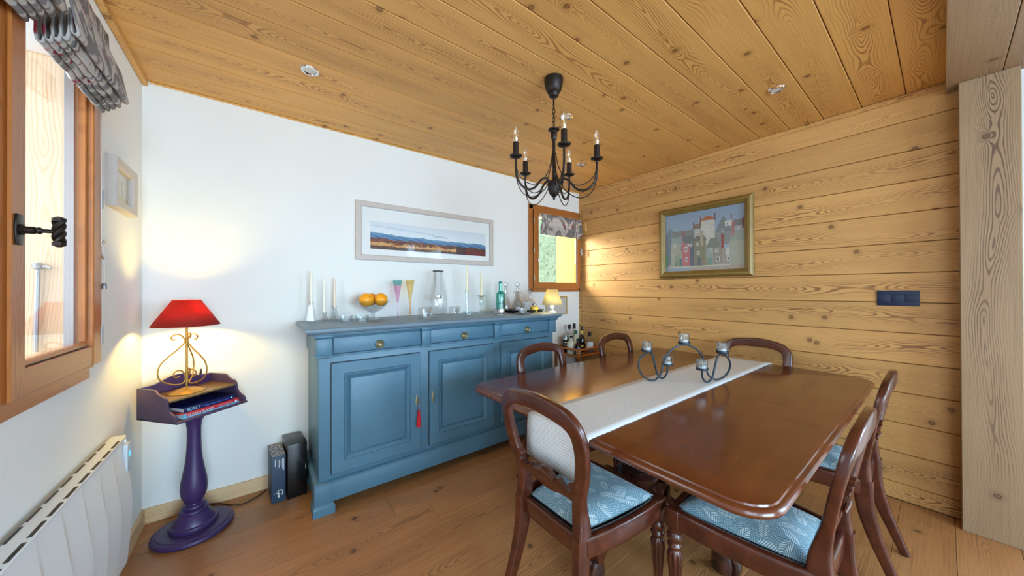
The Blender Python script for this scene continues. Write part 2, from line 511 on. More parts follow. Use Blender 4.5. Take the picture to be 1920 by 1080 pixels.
def orange_mat():
    n = NT('orange_peel')
    p = n.obj()
    c = n.mix(n.noise(p, 18, 2), lin(250, 150, 10), lin(255, 186, 30))
    n.set(color=c, rough=0.38)
    n.bump(n.noise(p, 260, 1), 0.35, 0.0006)
    return n.m
M['orange'] = orange_mat()

def vcol_mat(name, rough=0.6):
    n = NT(name)
    at = n.n('ShaderNodeAttribute', attribute_name='Col')
    n.set(color=at.outputs['Color'], rough=rough)
    return n.m
M['print'] = vcol_mat('printed_picture', 0.5)

def painted(name, w, h, nu, nv, fn, parent, loc, rot):
    """flat print: a fine grid in local x,z facing -y, one colour per cell"""
    mb = MB().grid(lambda u, v: ((u - 0.5) * w, 0, (v - 0.5) * h), nu, nv)
    me = bpy.data.meshes.new(name)
    me.from_pydata(mb.v, [], mb.f)
    at = me.attributes.new('Col', 'FLOAT_COLOR', 'FACE')
    flat = []
    for j in range(nv):
        for i in range(nu):
            flat += [*lin(*fn((i + 0.5) / nu, (j + 0.5) / nv)), 1.0]
    at.data.foreach_set('color', flat)
    me.materials.append(M['print'])
    return part(name, me, None, parent, loc=loc, rot=rot)

# ------------------------------------------------------------------ the room
XL, XR, YB, ZC = -0.52, 3.12, 2.708, 2.475
YREAR, XRR = -4.0, 3.06
_bars = {}
def bar(name, c, L, w, t, xd, yd, mat, parent=None, bevel=0.0015, kind=None):
    """board: local x (length L) along xd, local y (width w) along yd, thickness t"""
    key = (round(L, 4), round(w, 4), round(t, 4), bevel, mat.name)
    if key not in _bars:
        _bars[key] = mesh_from(name, MB().box(-L / 2, L / 2, -w / 2, w / 2, -t / 2, t / 2), bevel, 35, 1)
        _bars[key].materials.append(mat)
    o = part(name, _bars[key], None, parent, kind=kind)
    x = Vector(xd).normalized(); y = Vector(yd).normalized(); z = x.cross(y)
    m = Matrix((x, y, z)).transposed().to_4x4()
    m.translation = Vector(c)
    o.matrix_local = m
    return o
AX, AY, AZ = (1, 0, 0), (0, 1, 0), (0, 0, 1)

# floor: oak boards along x
floor = part('floor', MB().box(XL - 0.02, XR + 0.03, YREAR - 0.02, YB + 0.02, -0.08, -0.022), M['dark_slot'], kind='structure')
y = 0.1625 - 0.195 * 21
rr = random.Random(3)
while y < YB - 0.002:
    y1 = min(y + 0.195, YB)
    x = XL - rr.uniform(0.1, 1.5)
    if abs(y - 1.7225) < 0.01: x = 0.815 - 1.9
    while x < XR:
        L = rr.choice((1.5, 1.9, 1.9, 2.2))
        a, b = max(x, XL), min(x + L, XR)
        if b - a > 0.05:
            bar('floorboard', ((a + b) / 2, (y + y1) / 2, -0.011), b - a - 0.0016, y1 - y - 0.0016, 0.022, AX, AY, M['floor'], floor, 0.0008)
        x += L
    y += 0.195

# ceiling: larch boards along x; lower boarded beam over and behind the camera
ceiling = part('ceiling', MB().box(XL - 0.02, XR + 0.05, YREAR - 0.02, YB + 0.02, ZC + 0.022, ZC + 0.08), M['dark_slot'], kind='structure')
for k in range(15):
    y1 = YB - 0.184 * k
    y0 = max(y1 - 0.184, -0.02)
    if y1 - y0 > 0.03:
        bar('plank', ((XL + XR) / 2, (y0 + y1) / 2, ZC + 0.011), XR - XL, y1 - y0 - 0.0032, 0.022, AX, AY, M['ceil'], ceiling, 0.003)
bar('beam_side', ((XL + XR) / 2, -0.024, 2.44), XR - XL, 0.069, 0.02, AX, AZ, plain('larch_edge', (178, 144, 104), 0.6), ceiling, 0.001)
y = -0.014
while y > YREAR:
    bar('plank', ((XL + XRR) / 2, y - 0.088, 2.405 + 0.011), XRR + 0.08 - XL, 0.1735, 0.022, AX, AY, M['post'], ceiling, 0.002)
    y -= 0.176

# wall clad in larch boards along y
wall_right = part('wall_right', MB().box(XR + 0.022, XR + 0.12, -0.3, YB + 0.1, -0.02, ZC + 0.02), M['dark_slot'], kind='structure')
zs = [0.0, 0.102, 0.287, 0.472, 0.66, 0.842, 1.026, 1.212, 1.393, 1.576, 1.759, 1.945, 2.129, 2.314, 2.475]
for a, b in zip(zs[:-1], zs[1:]):
    bar('plank', (XR + 0.011, (YB - 0.3) / 2, (a + b) / 2), YB + 0.3, b - a - 0.0032, 0.022, AY, AZ, M['wallw'], wall_right, 0.003)
bar('trim_1', (XR - 0.009, (YB - 0.02) / 2, ZC - 0.016), YB + 0.02, 0.030, 0.018, AY, AZ, M['wallw'], None, 0.005, 'structure')
bar('trim_2', (XL + 0.012, (YB - 0.02) / 2, ZC - 0.016), YB + 0.02, 0.030, 0.022, AY, AZ, M['ceil'], None, 0.003, 'structure')
bar('trim_3', (XR - 0.010, YB - 0.007, ZC / 2), ZC - 0.05, 0.018, 0.013, AZ, AX, M['wallw'], None, 0.002, 'structure')
bar('trim_4', ((XL + XR) / 2, YB - 0.004, ZC - 0.006), XR - XL - 0.06, 0.010, 0.008, AX, AZ, M['ceil'], None, 0.002, 'structure')

# timber post carrying the beam
post = struct_root('post')
bar('board', (3.005, -0.148, 2.405 / 2), 2.405, 0.186, 0.02, AZ, AY, M['post'], post, 0.003)
bar('board', (3.068, -0.066, 2.405 / 2), 2.405, 0.102, 0.02, AZ, AX, M['post'], post, 0.003)

# plastered walls with their window openings
W1 = dict(y0=0.84, y1=1.93, z0=1.045, z1=2.14)      # left window opening
W2 = dict(x0=2.345, x1=3.09, z0=1.315, z1=2.18)     # back window opening
wall_left = part('wall_left', MB().hole(-0.45, YB + 0.36, -0.02, ZC + 0.02, W1['y0'], W1['y1'], W1['z0'], W1['z1'], XL - 0.36, XL, lambda a, b, c: (c, a, b)), M['white'], kind='structure', smooth=0)
part('wall_left', MB().hole(YREAR, -0.45, -0.02, ZC + 0.02, -2.75, -0.75, 0.1, 2.25, XL - 0.36, XL, lambda a, b, c: (c, a, b)), M['white'], kind='structure', smooth=0)
wall_back = part('wall_back', MB().hole(XL, XR + 0.12, -0.02, ZC + 0.02, W2['x0'], W2['x1'], W2['z0'], W2['z1'], YB, YB + 0.36, lambda a, b, c: (a, c, b)), M['white'], kind='structure', smooth=0)
wall_rear = part('wall_rear', MB().hole(XL, XR + 0.12, -0.02, ZC + 0.02, -0.45, 1.95, 0.1, 2.3, YREAR - 0.2, YREAR, lambda a, b, c: (a, c, b)), M['white'], kind='structure', smooth=0)
part('wall_side', MB().hole(YREAR, -0.2405, -0.02, ZC, -3.1, -1.1, 0.1, 2.25, XRR, XR + 0.12, lambda a, b, c: (c, a, b)), M['white'], kind='structure', smooth=0)
bar('baseboard_back', ((XL + XR) / 2, YB - 0.0075, 0.0425), XR - XL, 0.085, 0.015, AX, AZ, M['base'], None, 0.002, 'structure')
bar('baseboard_left', (XL + 0.0075, (YB + YREAR) / 2 - 0.008, 0.0425), YB - YREAR - 0.016, 0.085, 0.015, AY, AZ, M['base'], None, 0.002, 'structure')

# glazed doors behind the camera, in the rear and left walls
w3 = struct_root('window_3')
part('frame', MB().ring(2.4, 2.2, [(0, 0), (0, 0.05), (0.07, 0.05), (0.07, 0)], lambda a, b, c: (0.75 + a, YREAR - 0.12 + c, 1.2 + b)), M['winw'], w3)
bar('mullion', (0.75, YREAR - 0.09, 1.2), 2.06, 0.09, 0.05, AZ, AX, M['winw'], w3)
for cx in (0.17, 1.33):
    part('pane', MB().box(cx - 0.53, cx + 0.53, YREAR - 0.1, YREAR - 0.094, 0.17, 2.23), M['pane'], w3)
w4 = struct_root('window_4')
part('frame', MB().ring(2.0, 2.15, [(0, 0), (0, 0.05), (0.07, 0.05), (0.07, 0)], lambda a, b, c: (XL - 0.12 + c, -1.75 + a, 1.175 + b)), M['winw'], w4)
bar('mullion', (XL - 0.09, -1.75, 1.175), 2.01, 0.09, 0.05, AZ, AY, M['winw'], w4)
for cy in (-2.235, -1.265):
    part('pane', MB().box(XL - 0.1, XL - 0.094, cy - 0.43, cy + 0.43, 0.17, 2.18), M['pane'], w4)
w5 = struct_root('window_5')
part('frame', MB().ring(2.0, 2.15, [(0, 0), (0, 0.05), (0.07, 0.05), (0.07, 0)], lambda a, b, c: (XRR + 0.06 + c, -2.1 + a, 1.175 + b)), M['winw'], w5)
bar('mullion', (XRR + 0.09, -2.1, 1.175), 2.01, 0.09, 0.05, AZ, AY, M['winw'], w5)
for cy in (-2.585, -1.615):
    part('pane', MB().box(XRR + 0.09, XRR + 0.096, cy - 0.43, cy + 0.43, 0.17, 2.18), M['pane'], w5)

# ---- window in the left wall: two casements, both closed
w1 = struct_root('window_1')
part('reveal_lining', MB().box(XL - 0.36, XL - 0.032, 1.915, 1.929, W1['z0'] + 0.016, W1['z1'] - 0.016), M['sillw'], w1)
for k in range(3):
    bar('reveal_board', (XL - 0.072 - 0.105 * k, 1.908, (W1['z0'] + W1['z1']) / 2), W1['z1'] - W1['z0'] - 0.03, 0.1045, 0.012, AZ, AX, M['reveal'], w1, 0.002)
part('sill', MB().box(XL - 0.40, XL - 0.03, W1['y0'], W1['y1'], W1['z0'], W1['z0'] + 0.015), M['sillw'], w1)
part('lintel', MB().box(XL - 0.36, XL - 0.03, W1['y0'], W1['y1'], W1['z1'] - 0.015, W1['z1']), M['sillw'], w1)
# fixed frame on the wall face
fx = XL + 0.012
bar('apron', (fx, 1.36, 1.003), 1.10, 0.05, 0.024, AY, AZ, M['winw'], w1, 0.003)
bar('frame_jamb', (fx - 0.002, 1.937, 1.59), 1.16, 0.05, 0.02, AZ, AY, M['winw'], w1, 0.002)
bar('frame_jamb', (fx - 0.002, 0.83, 1.59), 1.16, 0.05, 0.02, AZ, AY, M['winw'], w1, 0.002)
bar('frame_head', (fx - 0.002, 1.385, 2.15), 1.06, 0.06, 0.02, AY, AZ, M['winw'], w1, 0.002)
sx = -0.4955                 # sash plane
def casement(y0, y1, handle):
    s = part('casement', MB().ring(y1 - y0, 1.135, [(0, -0.016), (0, 0.016), (0.066, 0.016), (0.072, 0.010), (0.072, -0.016)],
             lambda a, b, c: (sx - 0.0005 + c * 0.35, (y0 + y1) / 2 + a, 1.5955 + b)), M['dark_slot'], w1)
    bar('stile', (sx, y0 + 0.0375, 1.5955), 1.135, 0.075, 0.032, AZ, AY, M['winw'], s, 0.003)
    bar('stile', (sx, y1 - 0.0375, 1.5955), 1.135, 0.075, 0.032, AZ, AY, M['winw'], s, 0.003)
    bar('rail', (sx - 0.001, (y0 + y1) / 2, 1.063), y1 - y0 - 0.15, 0.07, 0.03, AY, AZ, M['winw'], s, 0.003)
    bar('rail', (sx - 0.001, (y0 + y1) / 2, 2.128), y1 - y0 - 0.15, 0.07, 0.03, AY, AZ, M['winw'], s, 0.003)
    bar('bead', (sx - 0.008, (y0 + y1) / 2, 1.106), y1 - y0 - 0.15, 0.016, 0.022, AY, AZ, M['winw'], s, 0.004)
    bar('bead', (sx - 0.010, y1 - 0.081, 1.596), 0.96, 0.012, 0.022, AZ, AY, M['winw'], s, 0.003)
    part('pane', MB().box(sx - 0.022, sx - 0.018, y0 + 0.07, y1 - 0.07, 1.10, 2.10), M['pane'], s)
    part('spacer', MB().box(sx - 0.046, sx - 0.024, y1 - 0.098, y1 - 0.09, 1.10, 2.10), M['steel'], s)
    return s
s_left = casement(0.80, 1.361, False)
s_right = casement(1.364, 1.955, True)
bar('cover_strip', (sx + 0.0205, 1.378, 1.5955), 1.13, 0.062, 0.009, AZ, AY, M['winw'], s_right, 0.004)
for hz in (1.13, 1.65):
    part('hinge', MB().tube([(sx + 0.012, 1.962, hz - 0.035), (sx + 0.012, 1.962, hz + 0.035)], 0.006), M['steel'], s_right)
# twisted iron handle
hd = part('handle', MB().prism([(-0.012, -0.038), (0.012, -0.038), (0.017, -0.014), (0.017, 0.014), (0.012, 0.038), (-0.012, 0.038), (-0.017, 0.014), (-0.017, -0.014)], 0, 0.004,
          lambda a, b, c: (sx + 0.026 + c, 1.373 + a, 1.45 + b)), M['iron'], s_right, bevel=0.001)
hb = MB().lathe([(0.013, 0), (0.014, 0.006), (0.009, 0.012), (0.0095, 0.034), (0.008, 0.036), (0.0065, 0.038), (0.009, 0.043), (0.0085, 0.048), (0.005, 0.054), (0.005, 0.088)], 14)
hb.v = [(sx + 0.03 + z * 0.62, 1.373 + x, 1.45 + y_) for x, y_, z in hb.v]
part('spindle', hb, M['iron'], hd)
gx = sx + 0.088
gr = MB()
for ph in (0, PI * 2 / 3, PI * 4 / 3):
    gr.tube([(gx + 0.0065 * math.cos(ph + t * 5.6), 1.373 + 0.0065 * math.sin(ph + t * 5.6), 1.45 - 0.026 + 0.052 * t) for t in [i / 16 for i in range(17)]], 0.0056, 8)
part('grip', gr, M['iron'], hd)
for s_ in (-1, 1):
    cp = MB().lathe([(0.0120, 0), (0.0120, 0.009), (0.004, 0.013)], 6, (gx, 1.373, 1.45))
    cp.v = [(x, y_, 1.45 + s_ * (0.026 + z - 1.45)) for x, y_, z in cp.v]
    part('grip_end', cp, M['iron'], hd, smooth=0)
# shutter stay bar on the reveal
stay = part('shutter_stay', MB().tube([(-0.605, 1.888, 1.372), (-0.609, 1.888, 1.09)], 0.006), M['steel'], w1)
part('stay_hook', MB().lathe([(0.0, 0), (0.012, 0.004), (0.014, 0.014), (0.008, 0.024), (0.0, 0.026)], 12, (-0.605, 1.888, 1.372)), M['steel'], stay)
part('stay_lever', MB().tube([(-0.605, 1.888, 1.382), (-0.585, 1.882, 1.384), (-0.575, 1.88, 1.378)], 0.004), M['steel'], stay)

# ---- window in the back wall
w2 = struct_root('window_2')
by = YB
part('reveal_lining', MB().box(W2['x1'] - 0.014, W2['x1'], by + 0.03, by + 0.36, W2['z0'] + 0.016, W2['z1'] - 0.016), M['yellowwall'], w2)
part('sill', MB().box(W2['x0'], W2['x1'], by + 0.03, by + 0.40, W2['z0'], W2['z0'] + 0.015), M['sillw'], w2)
fy = by - 0.010
bar('frame_jamb', (2.318, fy, 1.745), 0.94, 0.055, 0.02, AZ, AX, M['winw'], w2, 0.003)
bar('frame_head', (2.695, fy, 2.195), 0.81, 0.055, 0.02, AX, AZ, M['winw'], w2, 0.003)
bar('apron', (2.695, fy, 1.289), 0.81, 0.036, 0.02, AX, AZ, M['winw'], w2, 0.003)
bar('frame_jamb', (3.09, fy, 1.745), 0.94, 0.02, 0.02, AZ, AX, M['winw'], w2, 0.003)
cx0, cx1, cz0, cz1 = 2.345, 3.088, 1.309, 2.165
cs = part('casement', MB().ring(cx1 - cx0, cz1 - cz0, [(0, -0.01), (0, 0.01), (0.06, 0.01), (0.06, -0.01)], lambda a, b, c: ((cx0 + cx1) / 2 + a, by - 0.024 + c * 0.5, (cz0 + cz1) / 2 + b)), M['dark_slot'], w2)
sy = by - 0.024
bar('stile', (cx0 + 0.034, sy, (cz0 + cz1) / 2), cz1 - cz0, 0.068, 0.028, AZ, AX, M['winw'], cs, 0.004)
bar('stile', (cx1 - 0.026, sy, (cz0 + cz1) / 2), cz1 - cz0, 0.052, 0.028, AZ, AX, M['winw'], cs, 0.004)
bar('rail', ((cx0 + cx1) / 2 + 0.008, sy, cz0 + 0.034), cx1 - cx0 - 0.12, 0.068, 0.026, AX, AZ, M['winw'], cs, 0.004)
bar('rail', ((cx0 + cx1) / 2 + 0.008, sy, cz1 - 0.034), cx1 - cx0 - 0.12, 0.068, 0.026, AX, AZ, M['winw'], cs, 0.004)
part('pane', MB().box(cx0 + 0.06, cx1 - 0.045, sy + 0.02, sy + 0.024, cz0 + 0.06, cz1 - 0.06), M['pane'], cs)
for hz in (1.42, 1.72, 2.04):
    part('hinge', MB().tube([(2.343, by - 0.042, hz - 0.03), (2.343, by - 0.042, hz + 0.03)], 0.006), M['brass'], cs)
hh = part('handle', MB().tube([(3.06, by - 0.038, 1.74), (3.06, by - 0.085, 1.74)], 0.006), M['chrome'], cs)
part('grip', MB().tube([(3.06, by - 0.085, 1.70), (3.06, by - 0.085, 1.78)], 0.009), M['chrome'], hh)

# ---- outside: hedge and lawn
part('lawn', MB().box(-6, 9, YB + 0.4, 9, -0.6, -0.5), plain('lawn', (120, 140, 90), 0.9, var=0.3), None, kind='structure')
rh = random.Random(5)
hm = MB()
hm.box(-0.5, 8.0, 5.3, 6.0, -0.5, 3.05)
for i in range(5200):
    c = Vector((rh.uniform(1.5, 7.5), 5.28 + rh.uniform(-0.10, 0.06), rh.uniform(-0.2, 3.1)))
    q = Euler((rh.uniform(-1.2, 1.2), rh.uniform(-1.2, 1.2), rh.uniform(0, 6.28))).to_matrix()
    s_ = rh.uniform(0.025, 0.05)
    hm.add([c + q @ Vector(p) * s_ for p in ((-1, 0, 0), (0, 0, -0.45), (1, 0, 0), (0, 0.1, 0.45))], [(0, 1, 2, 3)])
hedge_m = plain('hedge_leaves', (134, 152, 124), 0.6, var=0.45, vscale=16)
hedge = part('hedge', hm, hedge_m, smooth=0)
tag(hedge, 'dense clipped green hedge outside the small back window', 'hedge'); hedge['kind'] = 'stuff'

# ------------------------------------------------------------------ sideboard
def sideboard():
    ox, oy = 1.21, 2.19
    t = thing('sideboard', 'long blue-grey painted wooden sideboard with three doors and three drawers', 'sideboard', (ox, oy, 0))
    B = M['blue']
    def L(x): return x - ox
    part('carcass', MB().box(L(0.27), L(2.15), 0.004, 0.50, 0.10, 1.045), B, t, 0.003)
    # top with a rounded front and side edge
    prof = [(0, 0.0), (0.012, 0.012), (0.0165, 0.022), (0.012, 0.032), (0.004, 0.036)]
    x0, x1, y0, y1, zb = L(0.212), L(2.172), 2.118 - oy, 2.702 - oy, 1.049
    vs = []; n = len(prof)
    for d, z in prof:
        vs += [(x0 - d, y1, zb + z), (x0 - d, y0 - d, zb + z), (x1 + d, y0 - d, zb + z), (x1 + d, y1, zb + z)]
    fs = [(j * 4 + i, j * 4 + (i + 1) % 4, (j + 1) * 4 + (i + 1) % 4, (j + 1) * 4 + i) for j in range(n - 1) for i in range(4)]
    fs += [(3, 2, 1, 0), tuple((n - 1) * 4 + i for i in range(4))]
    part('top', MB().add(vs, fs), M['bluetop'], t, smooth=50)
    # cornice under the top
    for (a, b, yf, z0, z1) in ((0.236, 2.178, 2.142, 1.036, 1.0492),):
        part('cornice', MB().box(L(a), L(b), yf - oy, 0.50, z0, z1), B, t, 0.004)
    blocks = ((0.256, 0.337), (0.882, 0.946), (1.486, 1.556), (2.086, 2.165))
    for i, (a, b) in enumerate(blocks):
        bl = part('pilaster_block', MB().box(L(a), L(b), -0.022, 0.2 if i in (0, 3) else 0.01, 0.918, 1.018), B, t, 0.002)
        e = 0.008
        part('block_cap', MB().prism([(0, 1.0362), (-0.040, 1.0362), (-0.040, 1.026), (-0.034, 1.020), (-0.026, 1.016), (0, 1.016)], L(a) - e, L(b) + e, lambda p, q, c: (c, p, q)), B, bl, 0.001)
        part('block_base', MB().prism([(0, 0.906), (-0.021, 0.906), (-0.027, 0.910), (-0.027, 0.917), (-0.022, 0.920), (0, 0.920)], L(a) - 0.004, L(b) + 0.004, lambda p, q, c: (c, p, q)), B, bl, 0.0008)
        if i in (0, 3):
            xs = (L(a) - 0.002, L(a) + 0.02) if i == 0 else (L(b) - 0.02, L(b) + 0.002)
            part('block_return', MB().box(xs[0], xs[1], -0.02, 0.46, 0.908, 1.036), B, bl, 0.003)
    for i, (a, b) in enumerate(((0.340, 0.879), (0.949, 1.483), (1.559, 2.083))):
        part('frieze', MB().prism([(0.006, 1.0362), (-0.020, 1.0362), (-0.020, 1.030), (-0.012, 1.022), (0.006, 1.020)], L(a) - 0.003, L(b) + 0.003, lambda p, q, c: (c, p, q)), B, t, 0.0006)
        part('rail_moulding', MB().prism([(0.006, 0.908), (-0.008, 0.908), (-0.013, 0.912), (-0.010, 0.919), (0.006, 0.922)], L(a) - 0.003, L(b) + 0.003, lambda p, q, c: (c, p, q)), B, t, 0.0006)
        d = part('drawer', MB().box(L(a) + 0.003, L(b) - 0.003, -0.010, 0.02, 0.925, 1.017), B, t, 0.003)
        kx = L((0.606, 1.216, 1.829)[i])
        kb = MB().lathe([(0.0, 0.020), (0.007, 0.0195), (0.010, 0.016), (0.013, 0.018), (0.016, 0.016), (0.019, 0.012), (0.022, 0.014), (0.026, 0.011), (0.028, 0.005), (0.028, 0.0)][::-1], 24)
        kb.v = [(kx + x, -0.010 - z, 0.954 + y_) for x, y_, z in kb.v]
        part('knob', kb, M['brass'], d)
    # doors: raised frame, moulding, fielded panel
    for i, (a, b) in enumerate(((0.334, 0.872), (0.941, 1.481), (1.555, 2.089))):
        z0, z1 = 0.216, 0.867
        w, h = b - a, z1 - z0
        cx, cz = L((a + b) / 2), (z0 + z1) / 2
        part('door_gap', MB().ring(w + 0.008, h + 0.008, [(0, 0.0036), (0, 0.0030), (0.006, 0.0030), (0.006, 0.0036)], lambda p, q, c: (cx + p, c, cz + q)), M['dark_slot'], t)
        fn = lambda p, q, c: (cx + p, -c, cz + q)
        dr = part('door', MB().ring(w, h, [(0, -0.003), (0, 0.011), (0.003, 0.014), (0.066, 0.014), (0.072, 0.010), (0.072, -0.003)], fn), B, t, smooth=25)
        part('panel_moulding', MB().ring(w - 0.140, h - 0.140, [(0, 0.0), (0, 0.016), (0.006, 0.020), (0.013, 0.016), (0.019, 0.009), (0.026, 0.004), (0.026, 0.0)], fn), B, dr, smooth=25)
        pw, ph = w - 0.150, h - 0.150
        vs = []
        for dd, c in ((0, 0.001), (0.022, 0.002), (0.028, 0.010), (0.034, 0.012)):
            vs += [fn(sx_ * (pw / 2 - dd), sy_ * (ph / 2 - dd), c) for sx_, sy_ in ((-1, -1), (1, -1), (1, 1), (-1, 1))]
        fs = [(j * 4 + k, j * 4 + (k + 1) % 4, (j + 1) * 4 + (k + 1) % 4, (j + 1) * 4 + k) for j in range(3) for k in range(4)] + [(12, 13, 14, 15)]
        part('panel', MB().add(vs, fs), B, dr, smooth=20)
        if i < 2:
            ex = L((0.848, 0.964)[i])
            es = MB().prism([(0, -0.04), (0.005, -0.034), (0.004, -0.027), (0.010, -0.016), (0.011, 0.0), (0.010, 0.012), (0.004, 0.024), (0.006, 0.032), (0.0, 0.041), (-0.006, 0.032), (-0.004, 0.024), (-0.010, 0.012), (-0.011, 0.0), (-0.010, -0.016), (-0.004, -0.027), (-0.005, -0.034)], 0.014, 0.017, lambda p, q, c: (ex + p, -c, 0.548 + q))
            esc = part('escutcheon', es, M['brass'], dr, 0.0005, label='small aged brass keyhole plate')
        for sx_, sy_ in ((-1, 1), (1, 1), (-1, -1), (1, -1)):
            pg = MB().lathe([(0.005, 0), (0.005, 0.0012), (0.003, 0.002), (0, 0.002)], 8)
            pg.v = [(cx + sx_ * (w / 2 - 0.036) + x, -0.014 - z, cz + sy_ * (h / 2 - 0.036) + y_) for x, y_, z in pg.v]
            part('peg', pg, B, dr)
    # plinth with a bead and bracket feet
    part('plinth', MB().box(L(0.250), L(2.172), -0.012, 0.50, 0.062, 0.172), B, t, 0.002)
    part('plinth_bead', MB().prism([(0.004, 0.170), (-0.018, 0.170), (-0.018, 0.176), (-0.010, 0.182), (0.004, 0.185)], L(0.246), L(2.176), lambda p, q, c: (c, p, q)), B, t, 0.0006)
    part('plinth_bead', MB().prism([(0.02, 0.170), (-0.004, 0.170), (-0.004, 0.176), (0.004, 0.182), (0.02, 0.185)], -0.008, 0.50, lambda p, q, c: (L(0.25) + p, c, q)), B, t, 0.0006)
    for (a, b) in ((0.246, 0.343), (2.079, 2.176)):
        for (c, d) in ((-0.017, 0.085), (0.40, 0.50)):
            ft = part('foot', MB().box(L(a), L(b), c, d, 0.055, 0.172), B, t, 0.002)
            part('foot_base', MB().prism([(0, 0.0), (0.008, 0.0), (0.008, 0.042), (0.0, 0.054), (0, 0.062)], 0, 1, lambda p, q, k: (L(a) - 0.002 - p + k * (b - a + 0.004 + 2 * p), c - p, q)) if False else
                 MB().add([(L(a) - 0.008, c - 0.008, 0.0), (L(b) + 0.008, c - 0.008, 0.0), (L(b) + 0.008, d, 0.0), (L(a) - 0.008, d, 0.0),
                           (L(a) - 0.008, c - 0.008, 0.044), (L(b) + 0.008, c - 0.008, 0.044), (L(b) + 0.008, d, 0.044), (L(a) - 0.008, d, 0.044),
                           (L(a), c, 0.060), (L(b), c, 0.060), (L(b), d, 0.060), (L(a), d, 0.060)],
                          [(3, 2, 1, 0), (0, 1, 5, 4), (1, 2, 6, 5), (2, 3, 7, 6), (3, 0, 4, 7), (4, 5, 9, 8), (5, 6, 10, 9), (6, 7, 11, 10), (7, 4, 8, 11), (8, 9, 10, 11)]), B, ft, 0.001, smooth=20)
    return t
sideboard()
# key with its tassel in the first door
kt = thing('tassel_key', 'red silk tassel hanging from a small key in the left sideboard door', 'tassel', (0.85, 2.160, 0.376))
part('key', MB().tube([(0.0, 0.012, 0.165), (0, -0.006, 0.165)], 0.003).tube([(0.010 * math.cos(a), -0.008, 0.165 + 0.010 * math.sin(a)) for a in [i * PI / 8 for i in range(16)]], 0.0022, 6, closed=True), M['chrome'], kt)
part('cord', MB().tube([(0.0, -0.009, 0.157), (0.003, -0.010, 0.13), (0.003, -0.006, 0.105)], 0.0015, 6), M['tassel'], kt)
part('tassel_head', MB().lathe([(0.0, 0.112), (0.006, 0.110), (0.009, 0.102), (0.007, 0.094), (0.008, 0.088)][::-1], 14, (0.003, -0.006, 0)), M['tassel'], kt)
part('fringe', MB().lathe([(0.016, 0.0), (0.0165, 0.01), (0.012, 0.06), (0.009, 0.09), (0.0, 0.096)], 24, (0.003, -0.006, 0), mod=lambda a, z, j: 1 + 0.06 * math.sin(a * 12)), M['tassel'], kt)

# ------------------------------------------------------------------ dining table
def rrect(w, h, r, bow=0.0, n=8):
    pts = []
    for (cx, cy, a0) in ((w / 2 - r, h / 2 - r, 0), (-w / 2 + r, h / 2 - r, PI / 2), (-w / 2 + r, -h / 2 + r, PI), (w / 2 - r, -h / 2 + r, 1.5 * PI)):
        for i in range(n + 1):
            a = a0 + PI / 2 * i / n
            pts.append((cx + r * math.cos(a), cy + r * math.sin(a)))
    return pts
TX, TY, TZ = 1.932, 0.95, 0.76
table = thing('dining_table', 'large polished mahogany dining table with rounded corners and turned pedestals', 'table', (TX, TY, 0))
def top_leaf(side):
    # half of the top: outline of the rounded rectangle cut at the centre joint
    W, H = 1.975, 1.42
    prof = [(0.030, -0.034), (0.012, -0.034), (0.004, -0.028), (0.0, -0.020), (0.002, -0.012), (0.008, -0.007), (0.016, -0.006), (0.018, -0.001), (0.022, 0.0)]
    vs = []; fs = []
    rings = []
    for d, z in prof:
        r = 0.11 - d
        poly = rrect(W - 2 * d, H - 2 * d, max(r, 0.02))
        half = [p for p in poly if p[0] * side > 0]
        half.sort(key=lambda p: math.atan2(p[1], p[0] * side))
        half = [(0.0012 * side, -(H / 2 - d))] + half + [(0.0012 * side, H / 2 - d)]
        rings.append([(p[0], p[1], TZ + z) for p in half])
    m = len(rings[0])
    for rg in rings: vs += rg
    for j in range(len(prof) - 1):
        for i in range(m):
            i2 = (i + 1) % m
            fs.append((j * m + i, j * m + i2, (j + 1) * m + i2, (j + 1) * m + i))
    fs += [tuple(range(m - 1, -1, -1)), tuple((len(prof) - 1) * m + i for i in range(m))]
    return MB().add(vs, fs)
for s_ in (-1, 1):
    part('table_leaf', top_leaf(s_), M['mahogt'], table, smooth=40)
for (x0, x1, y0, y1) in ((-0.80, 0.80, -0.53, -0.505), (-0.80, 0.80, 0.505, 0.53), (-0.80, -0.775, -0.505, 0.505), (0.775, 0.80, -0.505, 0.505)):
    part('apron', MB().box(x0, x1, y0, y1, 0.665, 0.7262), M['mahogd'], table, 0.003)
